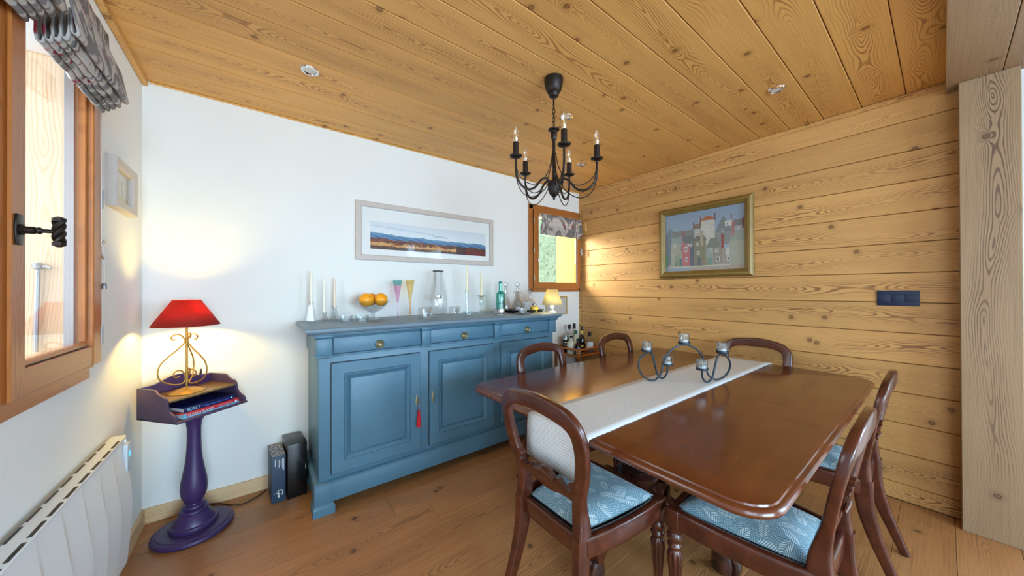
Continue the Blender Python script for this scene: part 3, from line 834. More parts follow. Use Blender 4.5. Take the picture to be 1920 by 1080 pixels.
def pedestal(px, sgn):
    col = MB().lathe([(0.085, 0.225), (0.098, 0.235), (0.100, 0.255), (0.085, 0.262), (0.078, 0.27), (0.092, 0.285), (0.094, 0.305), (0.080, 0.318), (0.086, 0.33), (0.104, 0.352), (0.108, 0.378), (0.092, 0.398),
                      (0.078, 0.405), (0.100, 0.42), (0.112, 0.45), (0.104, 0.485), (0.078, 0.51), (0.064, 0.53), (0.060, 0.60), (0.085, 0.625), (0.10, 0.64), (0.10, 0.665), (0.16, 0.668), (0.16, 0.7262)], 32, (px, 0, 0))
    c = part('column', col, M['mahogd'], table)
    for ang in (180, 66, -66):
        a = R(ang if sgn > 0 else 180 - ang)
        rot = Matrix.Rotation(a, 3, 'Z')
        def fn(p, q, k):
            v = rot @ Vector((p, k, 0))
            return (px + v.x, v.y, q)
        # arched leg: silhouette in radius / height
        top_ = [(0.02, 0.365), (0.085, 0.365), (0.105, 0.352), (0.118, 0.33), (0.123, 0.292), (0.135, 0.268), (0.17, 0.248), (0.22, 0.236), (0.28, 0.228), (0.34, 0.214), (0.385, 0.20)]
        bot_ = [(0.385, 0.108), (0.35, 0.108), (0.325, 0.132), (0.28, 0.158), (0.22, 0.172), (0.16, 0.178), (0.10, 0.18), (0.02, 0.18)]
        lg = part('pedestal_leg', MB().prism(top_ + bot_, -0.045, 0.045, fn), M['mahogd'] if False else M['mahog'], table, 0.004)
        def sc(cx, cz, r_):
            return MB().tube([fn(cx, cz, -0.052), fn(cx, cz, 0.052)], r_, 12)
        part('scroll', sc(0.112, 0.348, 0.020), M['mahogd'], lg)
        part('scroll', sc(0.128, 0.292, 0.016), M['mahogd'], lg)
        # paw foot: toes over a pad
        pw = MB()
        part('paw_pad', MB().lathe([(0.0, 0.012), (0.04, 0.012), (0.05, 0.02), (0.052, 0.06), (0.046, 0.11), (0.0, 0.125)], 16, fn(0.365, 0, 0)), M['mahogd'], lg)
        for k in (-0.036, -0.012, 0.012, 0.036):
            r_ = 0.415 - abs(k) * 0.35
            part('toe', MB().tube([fn(0.365, 0.125, k * 0.7), fn(r_ - 0.012, 0.115, k), fn(r_ + 0.008, 0.082, k), fn(r_ + 0.008, 0.042, k * 1.05), fn(r_ - 0.006, 0.012, k * 1.05)], [0.012, 0.015, 0.0145, 0.0135, 0.008], 8), M['mahogd'], lg)
        part('castor', MB().lathe([(0.022, 0.0), (0.024, 0.004), (0.022, 0.0125), (0.0, 0.013)], 14, fn(0.365, 0, 0)), M['brass'], lg)
pedestal(1.54 - TX, 1)
pedestal(2.42 - TX, -1)

# ------------------------------------------------------------------ dining chairs
def smooth_path(pts, n=4):
    out = []
    P = [Vector(p) for p in pts]
    for i in range(len(P) - 1):
        p0 = P[max(i - 1, 0)]; p1 = P[i]; p2 = P[i + 1]; p3 = P[min(i + 2, len(P) - 1)]
        for k in range(n):
            t = k / n
            out.append(0.5 * ((2 * p1) + (p2 - p0) * t + (2 * p0 - 5 * p1 + 4 * p2 - p3) * t * t + (3 * p1 - p0 - 3 * p2 + p3) * t ** 3))
    out.append(P[-1])
    return out
def lerp_list(vals, n=4):
    out = []
    for i in range(len(vals) - 1):
        for k in range(n):
            t = k / n
            out.append(tuple(a * (1 - t) + b * t for a, b in zip(vals[i], vals[i + 1])))
    out.append(vals[-1])
    return out

def make_chair(label):
    t = thing('dining_chair', label, 'chair', group='balloon-back dining chairs around the table')
    W = M['mahog']
    for s in (-1, 1):
        pts = [(s * 0.168, -0.334, 0.0), (s * 0.166, -0.296, 0.10), (s * 0.163, -0.258, 0.21), (s * 0.160, -0.232, 0.32), (s * 0.158, -0.224, 0.44)]
        part('leg', MB().tube(smooth_path(pts), 0, 16, ref=(0, 1, 0), sec=lerp_list([(0.0145, 0.016), (0.0155, 0.020), (0.0175, 0.025), (0.019, 0.030), (0.020, 0.034)])), W, t)
    half = [(0.158, -0.222, 0.430), (0.154, -0.220, 0.475), (0.152, -0.226, 0.530), (0.163, -0.238, 0.590), (0.184, -0.251, 0.655), (0.198, -0.264, 0.725), (0.201, -0.277, 0.785), (0.190, -0.288, 0.832), (0.152, -0.297, 0.864), (0.080, -0.303, 0.880), (0.0, -0.305, 0.887)]
    full = half + [(-x, y_, z) for x, y_, z in half[-2::-1]]
    sh = [(0.021, 0.034), (0.022, 0.030), (0.022, 0.022), (0.0235, 0.017), (0.025, 0.0150), (0.026, 0.0145), (0.027, 0.0145), (0.0285, 0.0145), (0.030, 0.0145), (0.0305, 0.0145), (0.0305, 0.0145)]
    part('back_hoop', MB().tube(smooth_path(full), 0, 16, ref=(0, 1, 0), sec=lerp_list(sh + sh[-2::-1])), W, t, smooth=40)
    # carved cross rail
    up_ = [(-0.186, 0.628), (-0.172, 0.640), (-0.158, 0.632), (-0.160, 0.612), (-0.148, 0.598), (-0.122, 0.592), (-0.100, 0.600), (-0.085, 0.615), (-0.066, 0.611), (-0.058, 0.600), (-0.042, 0.612), (-0.020, 0.626), (0.0, 0.630)]
    dn_ = [(0.0, 0.540), (-0.04, 0.545), (-0.08, 0.556), (-0.12, 0.560), (-0.16, 0.558), (-0.186, 0.566)]
    up_ = [(x * 0.90, z) for x, z in up_]; dn_ = [(x * 0.90, z) for x, z in dn_]
    poly = up_ + [(-x, z) for x, z in up_[-2::-1]] + [(-x, z) for x, z in dn_[::-1]] + dn_[1:]
    cr = part('cross_rail', MB().prism(poly, -0.250, -0.226, lambda p, q, c: (p, c - (q - 0.58) * 0.22 + (p * p) * -0.1, q)), W, t, 0.003)
    for s in (-1, 1):
        part('scroll_knob', MB().tube([(s * 0.143, -0.262, 0.622), (s * 0.143, -0.232, 0.622)], 0.012, 10), W, cr)
        part('carving', MB().tube([(s * 0.058, -0.260, 0.604), (s * 0.03, -0.262, 0.612), (0, -0.262, 0.618)], [0.005, 0.008, 0.009], 8), W, cr)
    # front legs: square block, turned collar, fluted taper
    prof = [(0.011, 0.0), (0.0115, 0.03), (0.013, 0.06), (0.0125, 0.066), (0.0185, 0.16), (0.0255, 0.245), (0.0265, 0.262), (0.022, 0.276), (0.0185, 0.281), (0.0265, 0.290), (0.028, 0.298), (0.0225, 0.306), (0.021, 0.311), (0.029, 0.323), (0.030, 0.334), (0.024, 0.346), (0.021, 0.350), (0.025, 0.356), (0.025, 0.366)]
    def flute(a, z, j):
        return 1 + (0.11 * math.cos(a * 9) if 0.06 < z < 0.268 else 0)
    for s in (-1, 1):
        lg = part('leg', MB().lathe(prof, 54, (s * 0.203, 0.196, 0), mod=flute), W, t, smooth=40)
        part('leg_block', MB().box(s * 0.203 - 0.0245, s * 0.203 + 0.0245, 0.172, 0.2205, 0.362, 0.441), W, lg, 0.006, seg=3)
    # seat rails
    def rail(pts, z0, z1, th, nm):
        a = Vector(pts[0]); b = Vector(pts[-1])
        P = smooth_path([(x, y_, (z0 + z1) / 2) for x, y_ in pts])
        return part(nm, MB().tube(P, 0, 12, ref=(0, 0, 1), sec=[(th / 2, (z1 - z0) / 2)] * len(P)), W, t, smooth=50)
    rail([(-0.185, 0.205), (-0.09, 0.215), (0, 0.218), (0.09, 0.215), (0.185, 0.205)], 0.368, 0.438, 0.030, 'front_rail')
    for s in (-1, 1):
        rail([(s * 0.207, 0.185), (s * 0.206, 0.08), (s * 0.190, -0.08), (s * 0.162, -0.215)], 0.366, 0.443, 0.036, 'side_rail')
    rail([(-0.145, -0.222), (0, -0.224), (0.145, -0.222)], 0.365, 0.435, 0.026, 'rear_rail')
    # drop-in cushion
    def cush(u, v):
        yv = -0.205 + 0.401 * v
        hw = 0.136 + 0.058 * (v ** 0.75)
        x = (u - 0.5) * 2 * hw
        e = min(u, 1 - u, v, 1 - v) * 2
        z = 0.436 + 0.040 * (1 - (1 - min(1, e * 1.7)) ** 2.6)
        return (x, yv, z)
    cu = MB().grid(cush, 22, 22)
    part('seat_cushion', cu, M['seat'], t, smooth=60, label='blue-grey cushion printed with pale fern leaves')
    wb = MB().prism([(-0.136, -0.205), (0.136, -0.205), (0.194, 0.196), (-0.194, 0.196)], 0.405, 0.437, lambda p, q, c: (p, q, c))
    part('seat_base', wb, M['blackm'], t)
    return t
ch = make_chair('dining chair at the near end of the table, seen from behind its rounded back')
ch.location = (1.112, 0.925, 0); ch.rotation_euler = (0, 0, R(-90))
dup(ch, (1.50, 0.45, 0), R(0), 'dining chair in the right foreground with its seat under the table corner')
dup(ch, (2.325, 0.45, 0), R(0), 'dining chair behind the foreground right chair, nearest the wooden post')
dup(ch, (1.595, 1.455, 0), R(180), 'dining chair between the table and the right sideboard door')
dup(ch, (2.47, 1.455, 0), R(180), 'dining chair beside the bottle trolley, only its back top showing')
dup(ch, (2.750, 0.885, 0), R(90), 'dining chair at the far end of the table against the wooden wall')

# ------------------------------------------------------------------ table runner and candle holder
rn = MB()
prof = []
for i in range(41):
    prof.append((0.937 + (2.925 - 0.937) * i / 40 - TX, TZ + 0.0016 + 0.0006 * math.sin(i * 1.9)))
pr = [(0.9275 - TX, 0.585), (0.9265 - TX, 0.65), (0.9265 - TX, 0.71), (0.929 - TX, 0.748), (0.934 - TX, 0.7595)] + prof + [(2.931 - TX, 0.757), (2.935 - TX, 0.73), (2.935 - TX, 0.62)]
y0r, y1r = 0.752 - TY, 1.085 - TY
nP = len(pr)
def run_pt(i, v):
    x, z = pr[i]
    yy = y0r + (y1r - y0r) * v
    yy += 0.02 * (1 - i / nP) * (1 if True else 0)
    wob = 0.006 * math.sin(v * 5 + 1.0) * max(0, (0.70 - z)) / 0.12 if i < 3 else 0
    return (x - abs(wob), yy, z)
vs = []; fs = []
nv = 8
for i in range(nP):
    for j in range(nv + 1): vs.append(run_pt(i, j / nv))
for i in range(nP - 1):
    for j in range(nv): fs.append((i * (nv + 1) + j, (i + 1) * (nv + 1) + j, (i + 1) * (nv + 1) + j + 1, i * (nv + 1) + j + 1))
rm = mesh_from('table_runner', MB().add(vs, fs), smooth=60)
runner = part('table_runner', rm, M['runner'], loc=(TX, TY, 0))
md = runner.modifiers.new('thickness', 'SOLIDIFY'); md.thickness = 0.0014; md.offset = 1
tag(runner, 'white woven runner laid along the middle of the mahogany table', 'table runner')

CH = (1.962, 0.918)
cht = thing('candle_holder', 'curled dark iron table candle holder with five cups standing on the white runner', 'candle holder', (CH[0], CH[1], TZ + 0.003), R(-34))
def arc(pts, n=6): return smooth_path(pts, n)
IR = M['iron2']
wr = 0.0055
part('frame_wire', MB().tube(arc([(-0.20, 0.035, 0.165), (-0.245, 0.03, 0.135), (-0.262, 0.022, 0.085), (-0.24, 0.012, 0.030), (-0.19, 0.004, 0.006), (-0.145, 0.0, 0.035), (-0.125, 0, 0.10), (-0.095, 0, 0.165), (-0.045, 0, 0.202), (0, 0, 0.212),
      (0.045, 0, 0.202), (0.095, 0, 0.165), (0.125, 0, 0.10), (0.145, 0, 0.035), (0.19, -0.004, 0.006), (0.24, -0.012, 0.030), (0.262, -0.022, 0.085), (0.245, -0.03, 0.135), (0.20, -0.035, 0.165)]), wr, 8), IR, cht)
cups = [(-0.205, 0.035, 0.168), (0, 0, 0.216), (0.205, -0.035, 0.168)]
for s in (-1, 1):
    part('branch_wire', MB().tube(arc([(s * 0.205, -s * 0.035, 0.168), (s * 0.168, -s * 0.05, 0.15), (s * 0.150, -s * 0.05, 0.09), (s * 0.135, -s * 0.05, 0.03), (s * 0.105, -s * 0.05, 0.006), (s * 0.075, -s * 0.055, 0.03), (s * 0.068, -s * 0.06, 0.075)]), wr, 8), IR, cht)
    cups.append((s * 0.068, -s * 0.06, 0.078))
for c in cups:
    dsh = part('cup', MB().lathe([(0.0, 0.0), (0.030, 0.0), (0.0325, 0.003), (0.0325, 0.013), (0.0305, 0.013), (0.0305, 0.004), (0.0, 0.004)], 20, c, cap=False), IR, cht)
names = ['left end', 'top of the arch', 'right end', 'lower right curl', 'lower left curl']
lbl = {0: 'on the left loop of the iron candle holder', 1: 'on the high central arch of the iron candle holder', 2: 'on the right loop of the iron candle holder', 3: '', 4: ''}
rz = Matrix.Rotation(R(-34), 3, 'Z')
order = sorted(range(5), key=lambda i: (rz @ Vector(cups[i])).dot(rt))
pos_lab = ['leftmost glass tealight cup on the iron candle holder', 'low glass tealight cup inside the left curl of the iron holder', 'highest glass tealight cup, on the arch of the iron holder', 'low glass tealight cup inside the right curl of the iron holder', 'rightmost glass tealight cup on the iron candle holder']
for rank, i in enumerate(order):
    w = rz @ Vector(cups[i])
    base = (CH[0] + w.x, CH[1] + w.y, TZ + 0.003 + w.z + 0.0045)
    g = thing('tealight_glass', pos_lab[rank], 'tealight', base, 0, 'glass tealight cups on the table')
    part('glass', MB().lathe([(0.0, 0.0), (0.0285, 0.0), (0.0295, 0.004), (0.0295, 0.054), (0.0285, 0.055), (0.0275, 0.054), (0.0275, 0.004), (0.0, 0.003)], 28, cap=False), M['glass_edge'], g)
    part('wax', MB().lathe([(0.0, 0.004), (0.0215, 0.004), (0.0215, 0.017), (0.020, 0.0195), (0.0, 0.019)], 18, cap=False), M['waxw'], g)
    part('wick', MB().tube([(0, 0, 0.018), (0.001, 0, 0.024)], 0.0008, 5), M['blackm'], g)

# ------------------------------------------------------------------ roman blinds
def roman_blind(label, along, y0, y1, xw, ztop, zbot, nf, out, cord=None):
    """along 'y': hangs on the left window; along 'x': on the back window. out = how far it stands off"""
    t = thing('roman_blind', label, 'blind', (0, 0, 0))
    def P(a, d, z):      # a along the width, d distance from the sash into the room
        return (xw + d, a, z) if along == 'y' else (a, xw - d, z)
    def ribbon(nm, prof, ins=0.0, mat=None):
        vs = []; fs = []
        n = 24
        for k in range(n + 1):
            a = y0 + ins + (y1 - y0 - 2 * ins) * k / n
            for (d, z) in prof:
                vs.append(P(a, d + 0.0015 * math.sin(k * 1.3 + z * 40), z + 0.0015 * math.sin(k * 0.9 + d * 60)))
        m = len(prof)
        for k in range(n):
            for j in range(m - 1): fs.append((k * m + j, k * m + j + 1, (k + 1) * m + j + 1, (k + 1) * m + j))
        o = part(nm, MB().add(vs, fs), mat or M['blind'], t, smooth=60)
        md = o.modifiers.new('thickness', 'SOLIDIFY'); md.thickness = 0.003; md.offset = 0
        return o
    part('headrail', MB().box(*[sorted((P(y0, 0.001, 0)[i], P(y1, 0.028, 0)[i]))[j] for i in (0, 1) for j in (0, 1)], ztop, ztop + 0.03), M['sillw'], t)
    ribbon('front_flap', [(0.029, ztop + 0.028), (0.032, ztop - 0.02), (out * 0.75, (ztop + zbot) / 2 + 0.03), (out, zbot + 0.055), (out - 0.004, zbot + 0.047), (out - 0.012, zbot + 0.052), (out - 0.014, zbot + 0.10)])
    for k in range(nf):
        d0 = (out - 0.020) * (1 - (k + 1) / (nf + 0.6)) + 0.004
        zb = zbot + 0.040 - 0.040 * (k + 1) / nf
        f = ribbon('fold', [(d0 + 0.012, zb + 0.085), (d0 + 0.0125, zb + 0.02), (d0 + 0.009, zb + 0.003), (d0 + 0.004, zb), (d0 - 0.001, zb + 0.004), (d0 - 0.002, zb + 0.025), (d0 - 0.001, zb + 0.085)], 0.002)
    return t, P
bt, BP = roman_blind('grey floral roman blind folded up on the right casement of the left window', 'y', 1.430, 1.868, sx + 0.021, 2.215, 1.952, 4, 0.082)
part('pull_cord', MB().tube([(sx + 0.018, 1.930, 2.22), (sx + 0.018, 1.942, 1.475), (sx + 0.020, 1.962, 1.45), (sx + 0.020, 1.964, 1.33)], 0.0011, 6), M['paper'], bt)
part('cord_weight', MB().lathe([(0.0045, 0.0), (0.0075, 0.002), (0.0068, 0.020), (0.004, 0.024), (0.0, 0.024)], 12, (sx + 0.020, 1.964, 1.305)), M['steel'], bt)
cleat = part('cord_cleat', MB().tube([(sx - 0.005, 1.962, 1.455), (sx + 0.012, 1.962, 1.455)], 0.005, 8).tube(smooth_path([(sx + 0.022, 1.962, 1.492), (sx + 0.017, 1.962, 1.482), (sx + 0.011, 1.962, 1.455), (sx + 0.017, 1.962, 1.428), (sx + 0.022, 1.962, 1.42)]), 0.0035, 8), M['chrome'], bt)
roman_blind('grey floral roman blind at the top left edge, on the left casement', 'y', 0.87, 1.368, sx + 0.021, 2.215, 1.962, 4, 0.082)
b2, BP2 = roman_blind('grey floral roman blind on the small back window', 'x', 2.425, 3.075, by - 0.039, 2.095, 1.90, 2, 0.05)
part('pull_cord', MB().tube([(2.405, by - 0.045, 2.1), (2.40, by - 0.05, 1.60), (2.40, by - 0.05, 1.42)], 0.0015, 6), M['paper'], b2)
part('cord_weight', MB().lathe([(0.006, 0), (0.009, 0.004), (0.007, 0.03), (0.0, 0.035)], 10, (2.40, by - 0.05, 1.60)), M['paper'], b2)

# ------------------------------------------------------------------ pictures
def noise1(x, s=0):
    v = 0
    for k, a in ((1, 1), (2.3, 0.5), (5.1, 0.3), (11.7, 0.16), (23, 0.09)):
        v += a * math.sin(x * k * 6.1 + s * 1.7 + k * 2.1 + math.sin(x * k * 3.3 + s))
    return v / 1.6
def mixc(a, b, t):
    t = max(0, min(1, t))
    return tuple(p * (1 - t) + q * t for p, q in zip(a, b))
_rp = random.Random(11)
_hash = {}
def rnd2(i, j, s=0):
    k = (i, j, s)
    if k not in _hash: _hash[k] = random.Random(i * 7919 + j * 104729 + s * 131).random()
    return _hash[k]
def landscape(u, v):
    hill = 0.60 - 0.20 * u + 0.06 * noise1(u * 0.7, 1) + (0.05 if u > 0.8 else 0) * math.sin((u - 0.8) * 15)
    if v > hill + 0.02:
        c = mixc((226, 234, 238), (212, 220, 228), (v - hill) * 1.5)
        if abs(v - (0.86 - 0.30 * u)) < 0.02 and u < 0.5: c = (190, 206, 218)
        if abs(v - (hill + 0.17 - 0.35 * abs(u - 0.55))) < 0.03 and abs(u - 0.555) < 0.06: c = (186, 202, 212)
        return c
    hb_ = 0.40 - 0.10 * u + 0.03 * noise1(u * 2.3, 4)
    i, j = int(u * 150), int(v * 40)
    r = rnd2(i, j)
    if v > hb_:
        c = mixc((88, 140, 176), (56, 92, 140), (hill - v) / (hill - hb_ + 1e-3) + 0.3 * (r - 0.5))
        return mixc(c, (150, 186, 204), 0.5 if math.sin(u * 60 + v * 45) > 0.75 else 0)
    tr = 0.24 - 0.05 * u + 0.05 * noise1(u * 5, 2)
    if v > tr:
        return mixc((176, 78, 20), (44, 36, 34), r * 1.15 + (0.2 if u > 0.6 else 0))
    if v > 0.13 - 0.05 * u and u < 0.7:
        return mixc((226, 178, 104), (150, 70, 24), 1 if r > 0.75 else r * 0.3)
    if u > 0.62 + v: return mixc((60, 40, 44), (150, 30, 20), r if u > 0.8 else r * 0.2)
    return mixc((120, 70, 36), (50, 38, 36), r)
def picture(name, label, cat, w, h, loc, rotz, fw_, fd, fprof, fmat, pic, picw, pich, nu, nv, mat_w=None, pic_off=(0, 0), glaze=True):
    """local x width, z height, faces -y; back on the wall at y=0"""
    t = thing(name, label, cat, loc, rotz)
    fr = part('frame', MB().ring(w, h, fprof, lambda a, b, c: (a, -c, b)), fmat, t, smooth=30)
    part('backing', MB().box(-w / 2 + 0.004, w / 2 - 0.004, -0.006, -0.001, -h / 2 + 0.004, h / 2 - 0.004), M['paper'], t)
    if mat_w:
        part('mat_board', MB().ring(w - 2 * fw_ + 0.01, h - 2 * fw_ + 0.01, [(0, 0.006), (0, 0.010), (mat_w, 0.010), (mat_w + 0.002, 0.006)], lambda a, b, c: (a, -c, b)), M['matboard'], t)
        part('mat_sheet', MB().box(-w / 2 + fw_, w / 2 - fw_, -0.0085, -0.006, -h / 2 + fw_, h / 2 - fw_), M['matboard'], t)
    painted('print', picw, pich, nu, nv, pic, t, (pic_off[0], -0.0112 if mat_w else -0.009, pic_off[1]), None)
    if glaze:
        part('glazing', MB().box(-w / 2 + fw_ - 0.003, w / 2 - fw_ + 0.003, -0.0155, -0.0145, -h / 2 + fw_ - 0.003, h / 2 - fw_ + 0.003), M['picglass'], t)
    return t
picture('landscape_picture', 'wide panoramic landscape print in a whitewashed frame above the sideboard', 'picture', 1.252, 0.452, (1.200, YB, 1.755), 0, 0.042, 0.022,
        [(0, 0), (0, 0.022), (0.006, 0.026), (0.036, 0.026), (0.042, 0.020), (0.042, 0.006), (0.03, 0.0)], M['limed'], landscape, 1.06, 0.215, 220, 54, 0.03, (0.012, -0.028))

def townscape():
    T = []
    def rect(x0, y0, x1, y1, c): T.append((x0, y0, x1, y1, c, None))
    def roof(x0, y0, x1, y1, c, k=0.25): T.append((x0, y0, x1, y1, c, k))
    def win(x, y, w=0.025, h=0.05):
        rect(x, y, x + w, y + h, (226, 228, 222)); rect(x + w * 0.2, y + h * 0.15, x + w * 0.45, y + h * 0.85, (96, 106, 112)); rect(x + w * 0.58, y + h * 0.15, x + w * 0.82, y + h * 0.85, (96, 106, 112))
    rect(0, 0, 1, 0.14, (170, 156, 142)); rect(0, 0, 0.35, 0.09, (148, 160, 172))
    rect(0.0, 0.12, 0.09, 0.66, (112, 124, 134)); roof(0.0, 0.66, 0.13, 0.80, (122, 132, 138), 0.5)
    rect(0.10, 0.5, 0.30, 0.64, (150, 152, 146)); roof(0.08, 0.60, 0.42, 0.70, (120, 122, 116), 0.1)
    rect(0.24, 0.55, 0.27, 0.70, (150, 88, 84))
    rect(0.40, 0.52, 0.50, 0.72, (172, 172, 160)); roof(0.38, 0.70, 0.50, 0.78, (128, 108, 92), 0.1); rect(0.385, 0.7, 0.40, 0.82, (120, 84, 70))
    rect(0.49, 0.42, 0.66, 0.82, (196, 194, 180)); roof(0.48, 0.82, 0.67, 0.885, (168, 98, 66), 0.35); rect(0.475, 0.76, 0.495, 0.89, (126, 86, 70)); rect(0.652, 0.8, 0.668, 0.92, (104, 84, 76))
    win(0.565, 0.72); win(0.57, 0.60); win(0.43, 0.63)
    rect(0.66, 0.4, 0.85, 0.62, (134, 138, 134)); roof(0.66, 0.60, 0.86, 0.84, (118, 128, 126), 0.45); rect(0.78, 0.68, 0.86, 0.76, (210, 208, 196)); win(0.795, 0.69, 0.02, 0.05); win(0.74, 0.60, 0.03, 0.04); rect(0.845, 0.78, 0.86, 0.86, (146, 96, 84))
    rect(0.86, 0.5, 1.0, 0.68, (158, 160, 156)); roof(0.86, 0.66, 1.0, 0.76, (116, 122, 122), 0.1); rect(0.855, 0.5, 0.885, 0.74, (170, 110, 104)); win(0.92, 0.60)
    rect(0.08, 0.10, 0.25, 0.50, (164, 162, 146)); roof(0.08, 0.48, 0.26, 0.60, (140, 152, 146), 0.25); win(0.12, 0.43); win(0.12, 0.25)
    roof(0.22, 0.36, 0.42, 0.60, (104, 106, 106), 0.1); win(0.31, 0.41); win(0.35, 0.41)
    rect(0.235, 0.09, 0.345, 0.40, (186, 104, 106)); T.append((0.235, 0.40, 0.345, 0.53, (186, 104, 106), 1.0)); win(0.275, 0.33, 0.035, 0.09); win(0.28, 0.16, 0.03, 0.08)
    rect(0.345, 0.08, 0.40, 0.40, (84, 90, 104))
    rect(0.13, 0.06, 0.22, 0.30, (138, 152, 124)); rect(0.20, 0.08, 0.23, 0.22, (74, 112, 124)); rect(0.15, 0.1, 0.17, 0.18, (104, 112, 104))
    rect(0.40, 0.08, 0.55, 0.52, (128, 124, 98)); roof(0.39, 0.50, 0.56, 0.58, (112, 104, 92), 0.2); win(0.43, 0.42); win(0.435, 0.26, 0.035, 0.06); rect(0.48, 0.4, 0.52, 0.66, (168, 156, 130)); rect(0.44, 0.08, 0.485, 0.22, (90, 98, 98))
    rect(0.55, 0.08, 0.64, 0.42, (150, 158, 150)); roof(0.55, 0.36, 0.74, 0.52, (120, 126, 112), 0.3); win(0.60, 0.30, 0.02, 0.05); rect(0.57, 0.08, 0.63, 0.20, (112, 150, 132)); rect(0.555, 0.08, 0.57, 0.20, (172, 120, 84))
    rect(0.64, 0.10, 0.74, 0.36, (146, 136, 122)); win(0.665, 0.28, 0.04, 0.06); win(0.67, 0.13, 0.05, 0.08)
    rect(0.735, 0.34, 0.765, 0.56, (150, 66, 58))
    rect(0.74, 0.12, 0.84, 0.34, (158, 150, 138)); rect(0.79, 0.22, 0.84, 0.34, (200, 198, 188)); win(0.80, 0.14, 0.03, 0.07)
    rect(0.83, 0.06, 1.0, 0.44, (168, 168, 148)); roof(0.82, 0.44, 1.05, 0.68, (146, 158, 146), 0.7); rect(0.97, 0.62, 1.0, 0.78, (118, 74, 66))
    rect(0, 0.08, 0.035, 0.30, (88, 140, 90))
    rect(0.0, 0.06, 0.84, 0.08, (196, 190, 176))
    return T
_T = townscape()
def town(u, v):
    c = mixc((162, 178, 194), (136, 156, 178), v)
    for (x0, y0, x1, y1, cc, k) in _T:
        if y0 <= v <= y1:
            if k is None:
                if x0 <= u <= x1: c = cc
            elif k == 1.0:
                f = (v - y0) / (y1 - y0)
                if x0 <= u <= x1 - f * (x1 - x0): c = cc
            else:
                f = (v - y0) / (y1 - y0) * k * (x1 - x0)
                if x0 + f <= u <= x1 - f: c = cc
    return mixc(c, (120, 120, 124), 0.22 * rnd2(int(u * 90), int(v * 60), 3))
picture('townscape_painting', 'painting of crowded old houses in a heavy gilt frame on the wooden wall', 'painting', 0.775, 0.655, (XR, 1.297, 1.729), R(-90), 0.062, 0.04,
        [(0, 0), (0, 0.020), (0.008, 0.030), (0.018, 0.038), (0.034, 0.040), (0.044, 0.030), (0.052, 0.026), (0.058, 0.022), (0.062, 0.016), (0.062, 0.006), (0.03, 0.0)], M['giltframe'], town, 0.655, 0.535, 200, 160)
def small_pic(u, v):
    c = mixc((214, 208, 186), (196, 198, 190), v)
    if abs(u - 0.62 - 0.04 * math.sin(v * 9)) < 0.05 and 0.15 < v < 0.75: c = (166, 160, 142)
    if v < 0.22: c = (206, 190, 140)
    return c
picture('small_picture', 'small square picture in a deep whitewashed box frame beside the left window', 'picture', 0.300, 0.222, (XL, 2.305, 1.774), R(90), 0.042, 0.034,
        [(0, 0), (0, 0.030), (0.006, 0.035), (0.036, 0.030), (0.042, 0.022), (0.042, 0.006), (0.03, 0.0)], M['limed'], small_pic, 0.225, 0.145, 24, 16)
picture('corner_picture', 'thin gilt framed picture on the wall below the back window', 'picture', 0.34, 0.21, (2.712, YB, 1.112), 0, 0.016, 0.016,
        [(0, 0), (0, 0.014), (0.004, 0.018), (0.012, 0.018), (0.016, 0.012), (0.016, 0.004), (0.01, 0.0)], M['goldframe'], lambda u, v: (206, 202, 198), 0.30, 0.17, 4, 4)

# dark navy switch plate on the wooden wall
sp = thing('wall_plate', 'dark navy rectangular switch plate on the wooden wall near the post', 'switch plate', (XR, 0.170, 1.238))
part('plate', MB().box(-0.010, 0.0, -0.086, 0.086, -0.047, 0.047), M['navy'], sp, 0.003)
for k in (-0.054, 0.0, 0.054):
    part('rocker', MB().box(-0.0125, -0.0095, k - 0.0245, k + 0.0245, -0.024, 0.024), M['navy'], sp, 0.0015)

# ------------------------------------------------------------------ electric radiator
rad = thing('radiator', 'white electric panel radiator with vertical ribs under the left window', 'radiator', (XL, 1.5, 0))
ry0, ry1, rz0, rz1 = -0.62, 0.64, 0.135, 0.678
def rfront(u, v):
    z = rz0 + (rz1 - rz0) * v
    yy = ry0 + (ry1 - ry0) * u
    bul = 0.016 * math.sin(PI * min(1, v * 1.05)) + 0.0
    k = (u * 9) % 1.0
    fade = max(0.0, min(1.0, (0.98 - v) * 2.2))
    rib = 0.011 * (k ** 1.0) * fade
    return (0.058 + bul + rib, yy - 0.03 * math.sin(PI * v) * (1 if u > 0.999 else 0) * 0, z)
part('front_panel', MB().grid(rfront, 126, 14), M['radiator'], rad, smooth=30)
part('back_box', MB().box(0.018, 0.056, ry0 + 0.004, ry1 - 0.004, rz0, rz1 - 0.012), M['radiator'], rad, 0.004)
part('top_plate', MB().box(0.018, 0.066, ry0, ry1, rz1 - 0.010, rz1 + 0.001), M['radiator'], rad, 0.003)
part('end_cap', MB().prism([(0.018, rz0), (0.062, rz0), (0.074, rz0 + 0.15), (0.078, rz0 + 0.3), (0.070, rz0 + 0.46), (0.060, rz1), (0.018, rz1)], ry1 - 0.002, ry1 + 0.010, lambda p, q, c: (p, c, q)), M['radiator'], rad, 0.002)
yy = ry0 + 0.03
while yy < ry1 - 0.11:
    part('vent_slot', MB().box(0.055, 0.0635, yy, yy + 0.075, rz1 + 0.0005, rz1 + 0.002), M['dark_slot'], rad)
    part('vent_slot', MB().box(0.020, 0.0255, yy, yy + 0.075, rz1 + 0.0005, rz1 + 0.002), M['dark_slot'], rad)
    yy += 0.098
dm = NT('blue_display'); dm.set(color=(0.02, 0.2, 0.6), emit=(0.1, 0.55, 1.0), es=1.2)
cp = part('control_panel', MB().box(0.062, 0.0765, ry1 - 0.038, ry1 + 0.0085, rz1 - 0.15, rz1 - 0.03), plain('grey_panel', (196, 204, 212), 0.3), rad, 0.003)
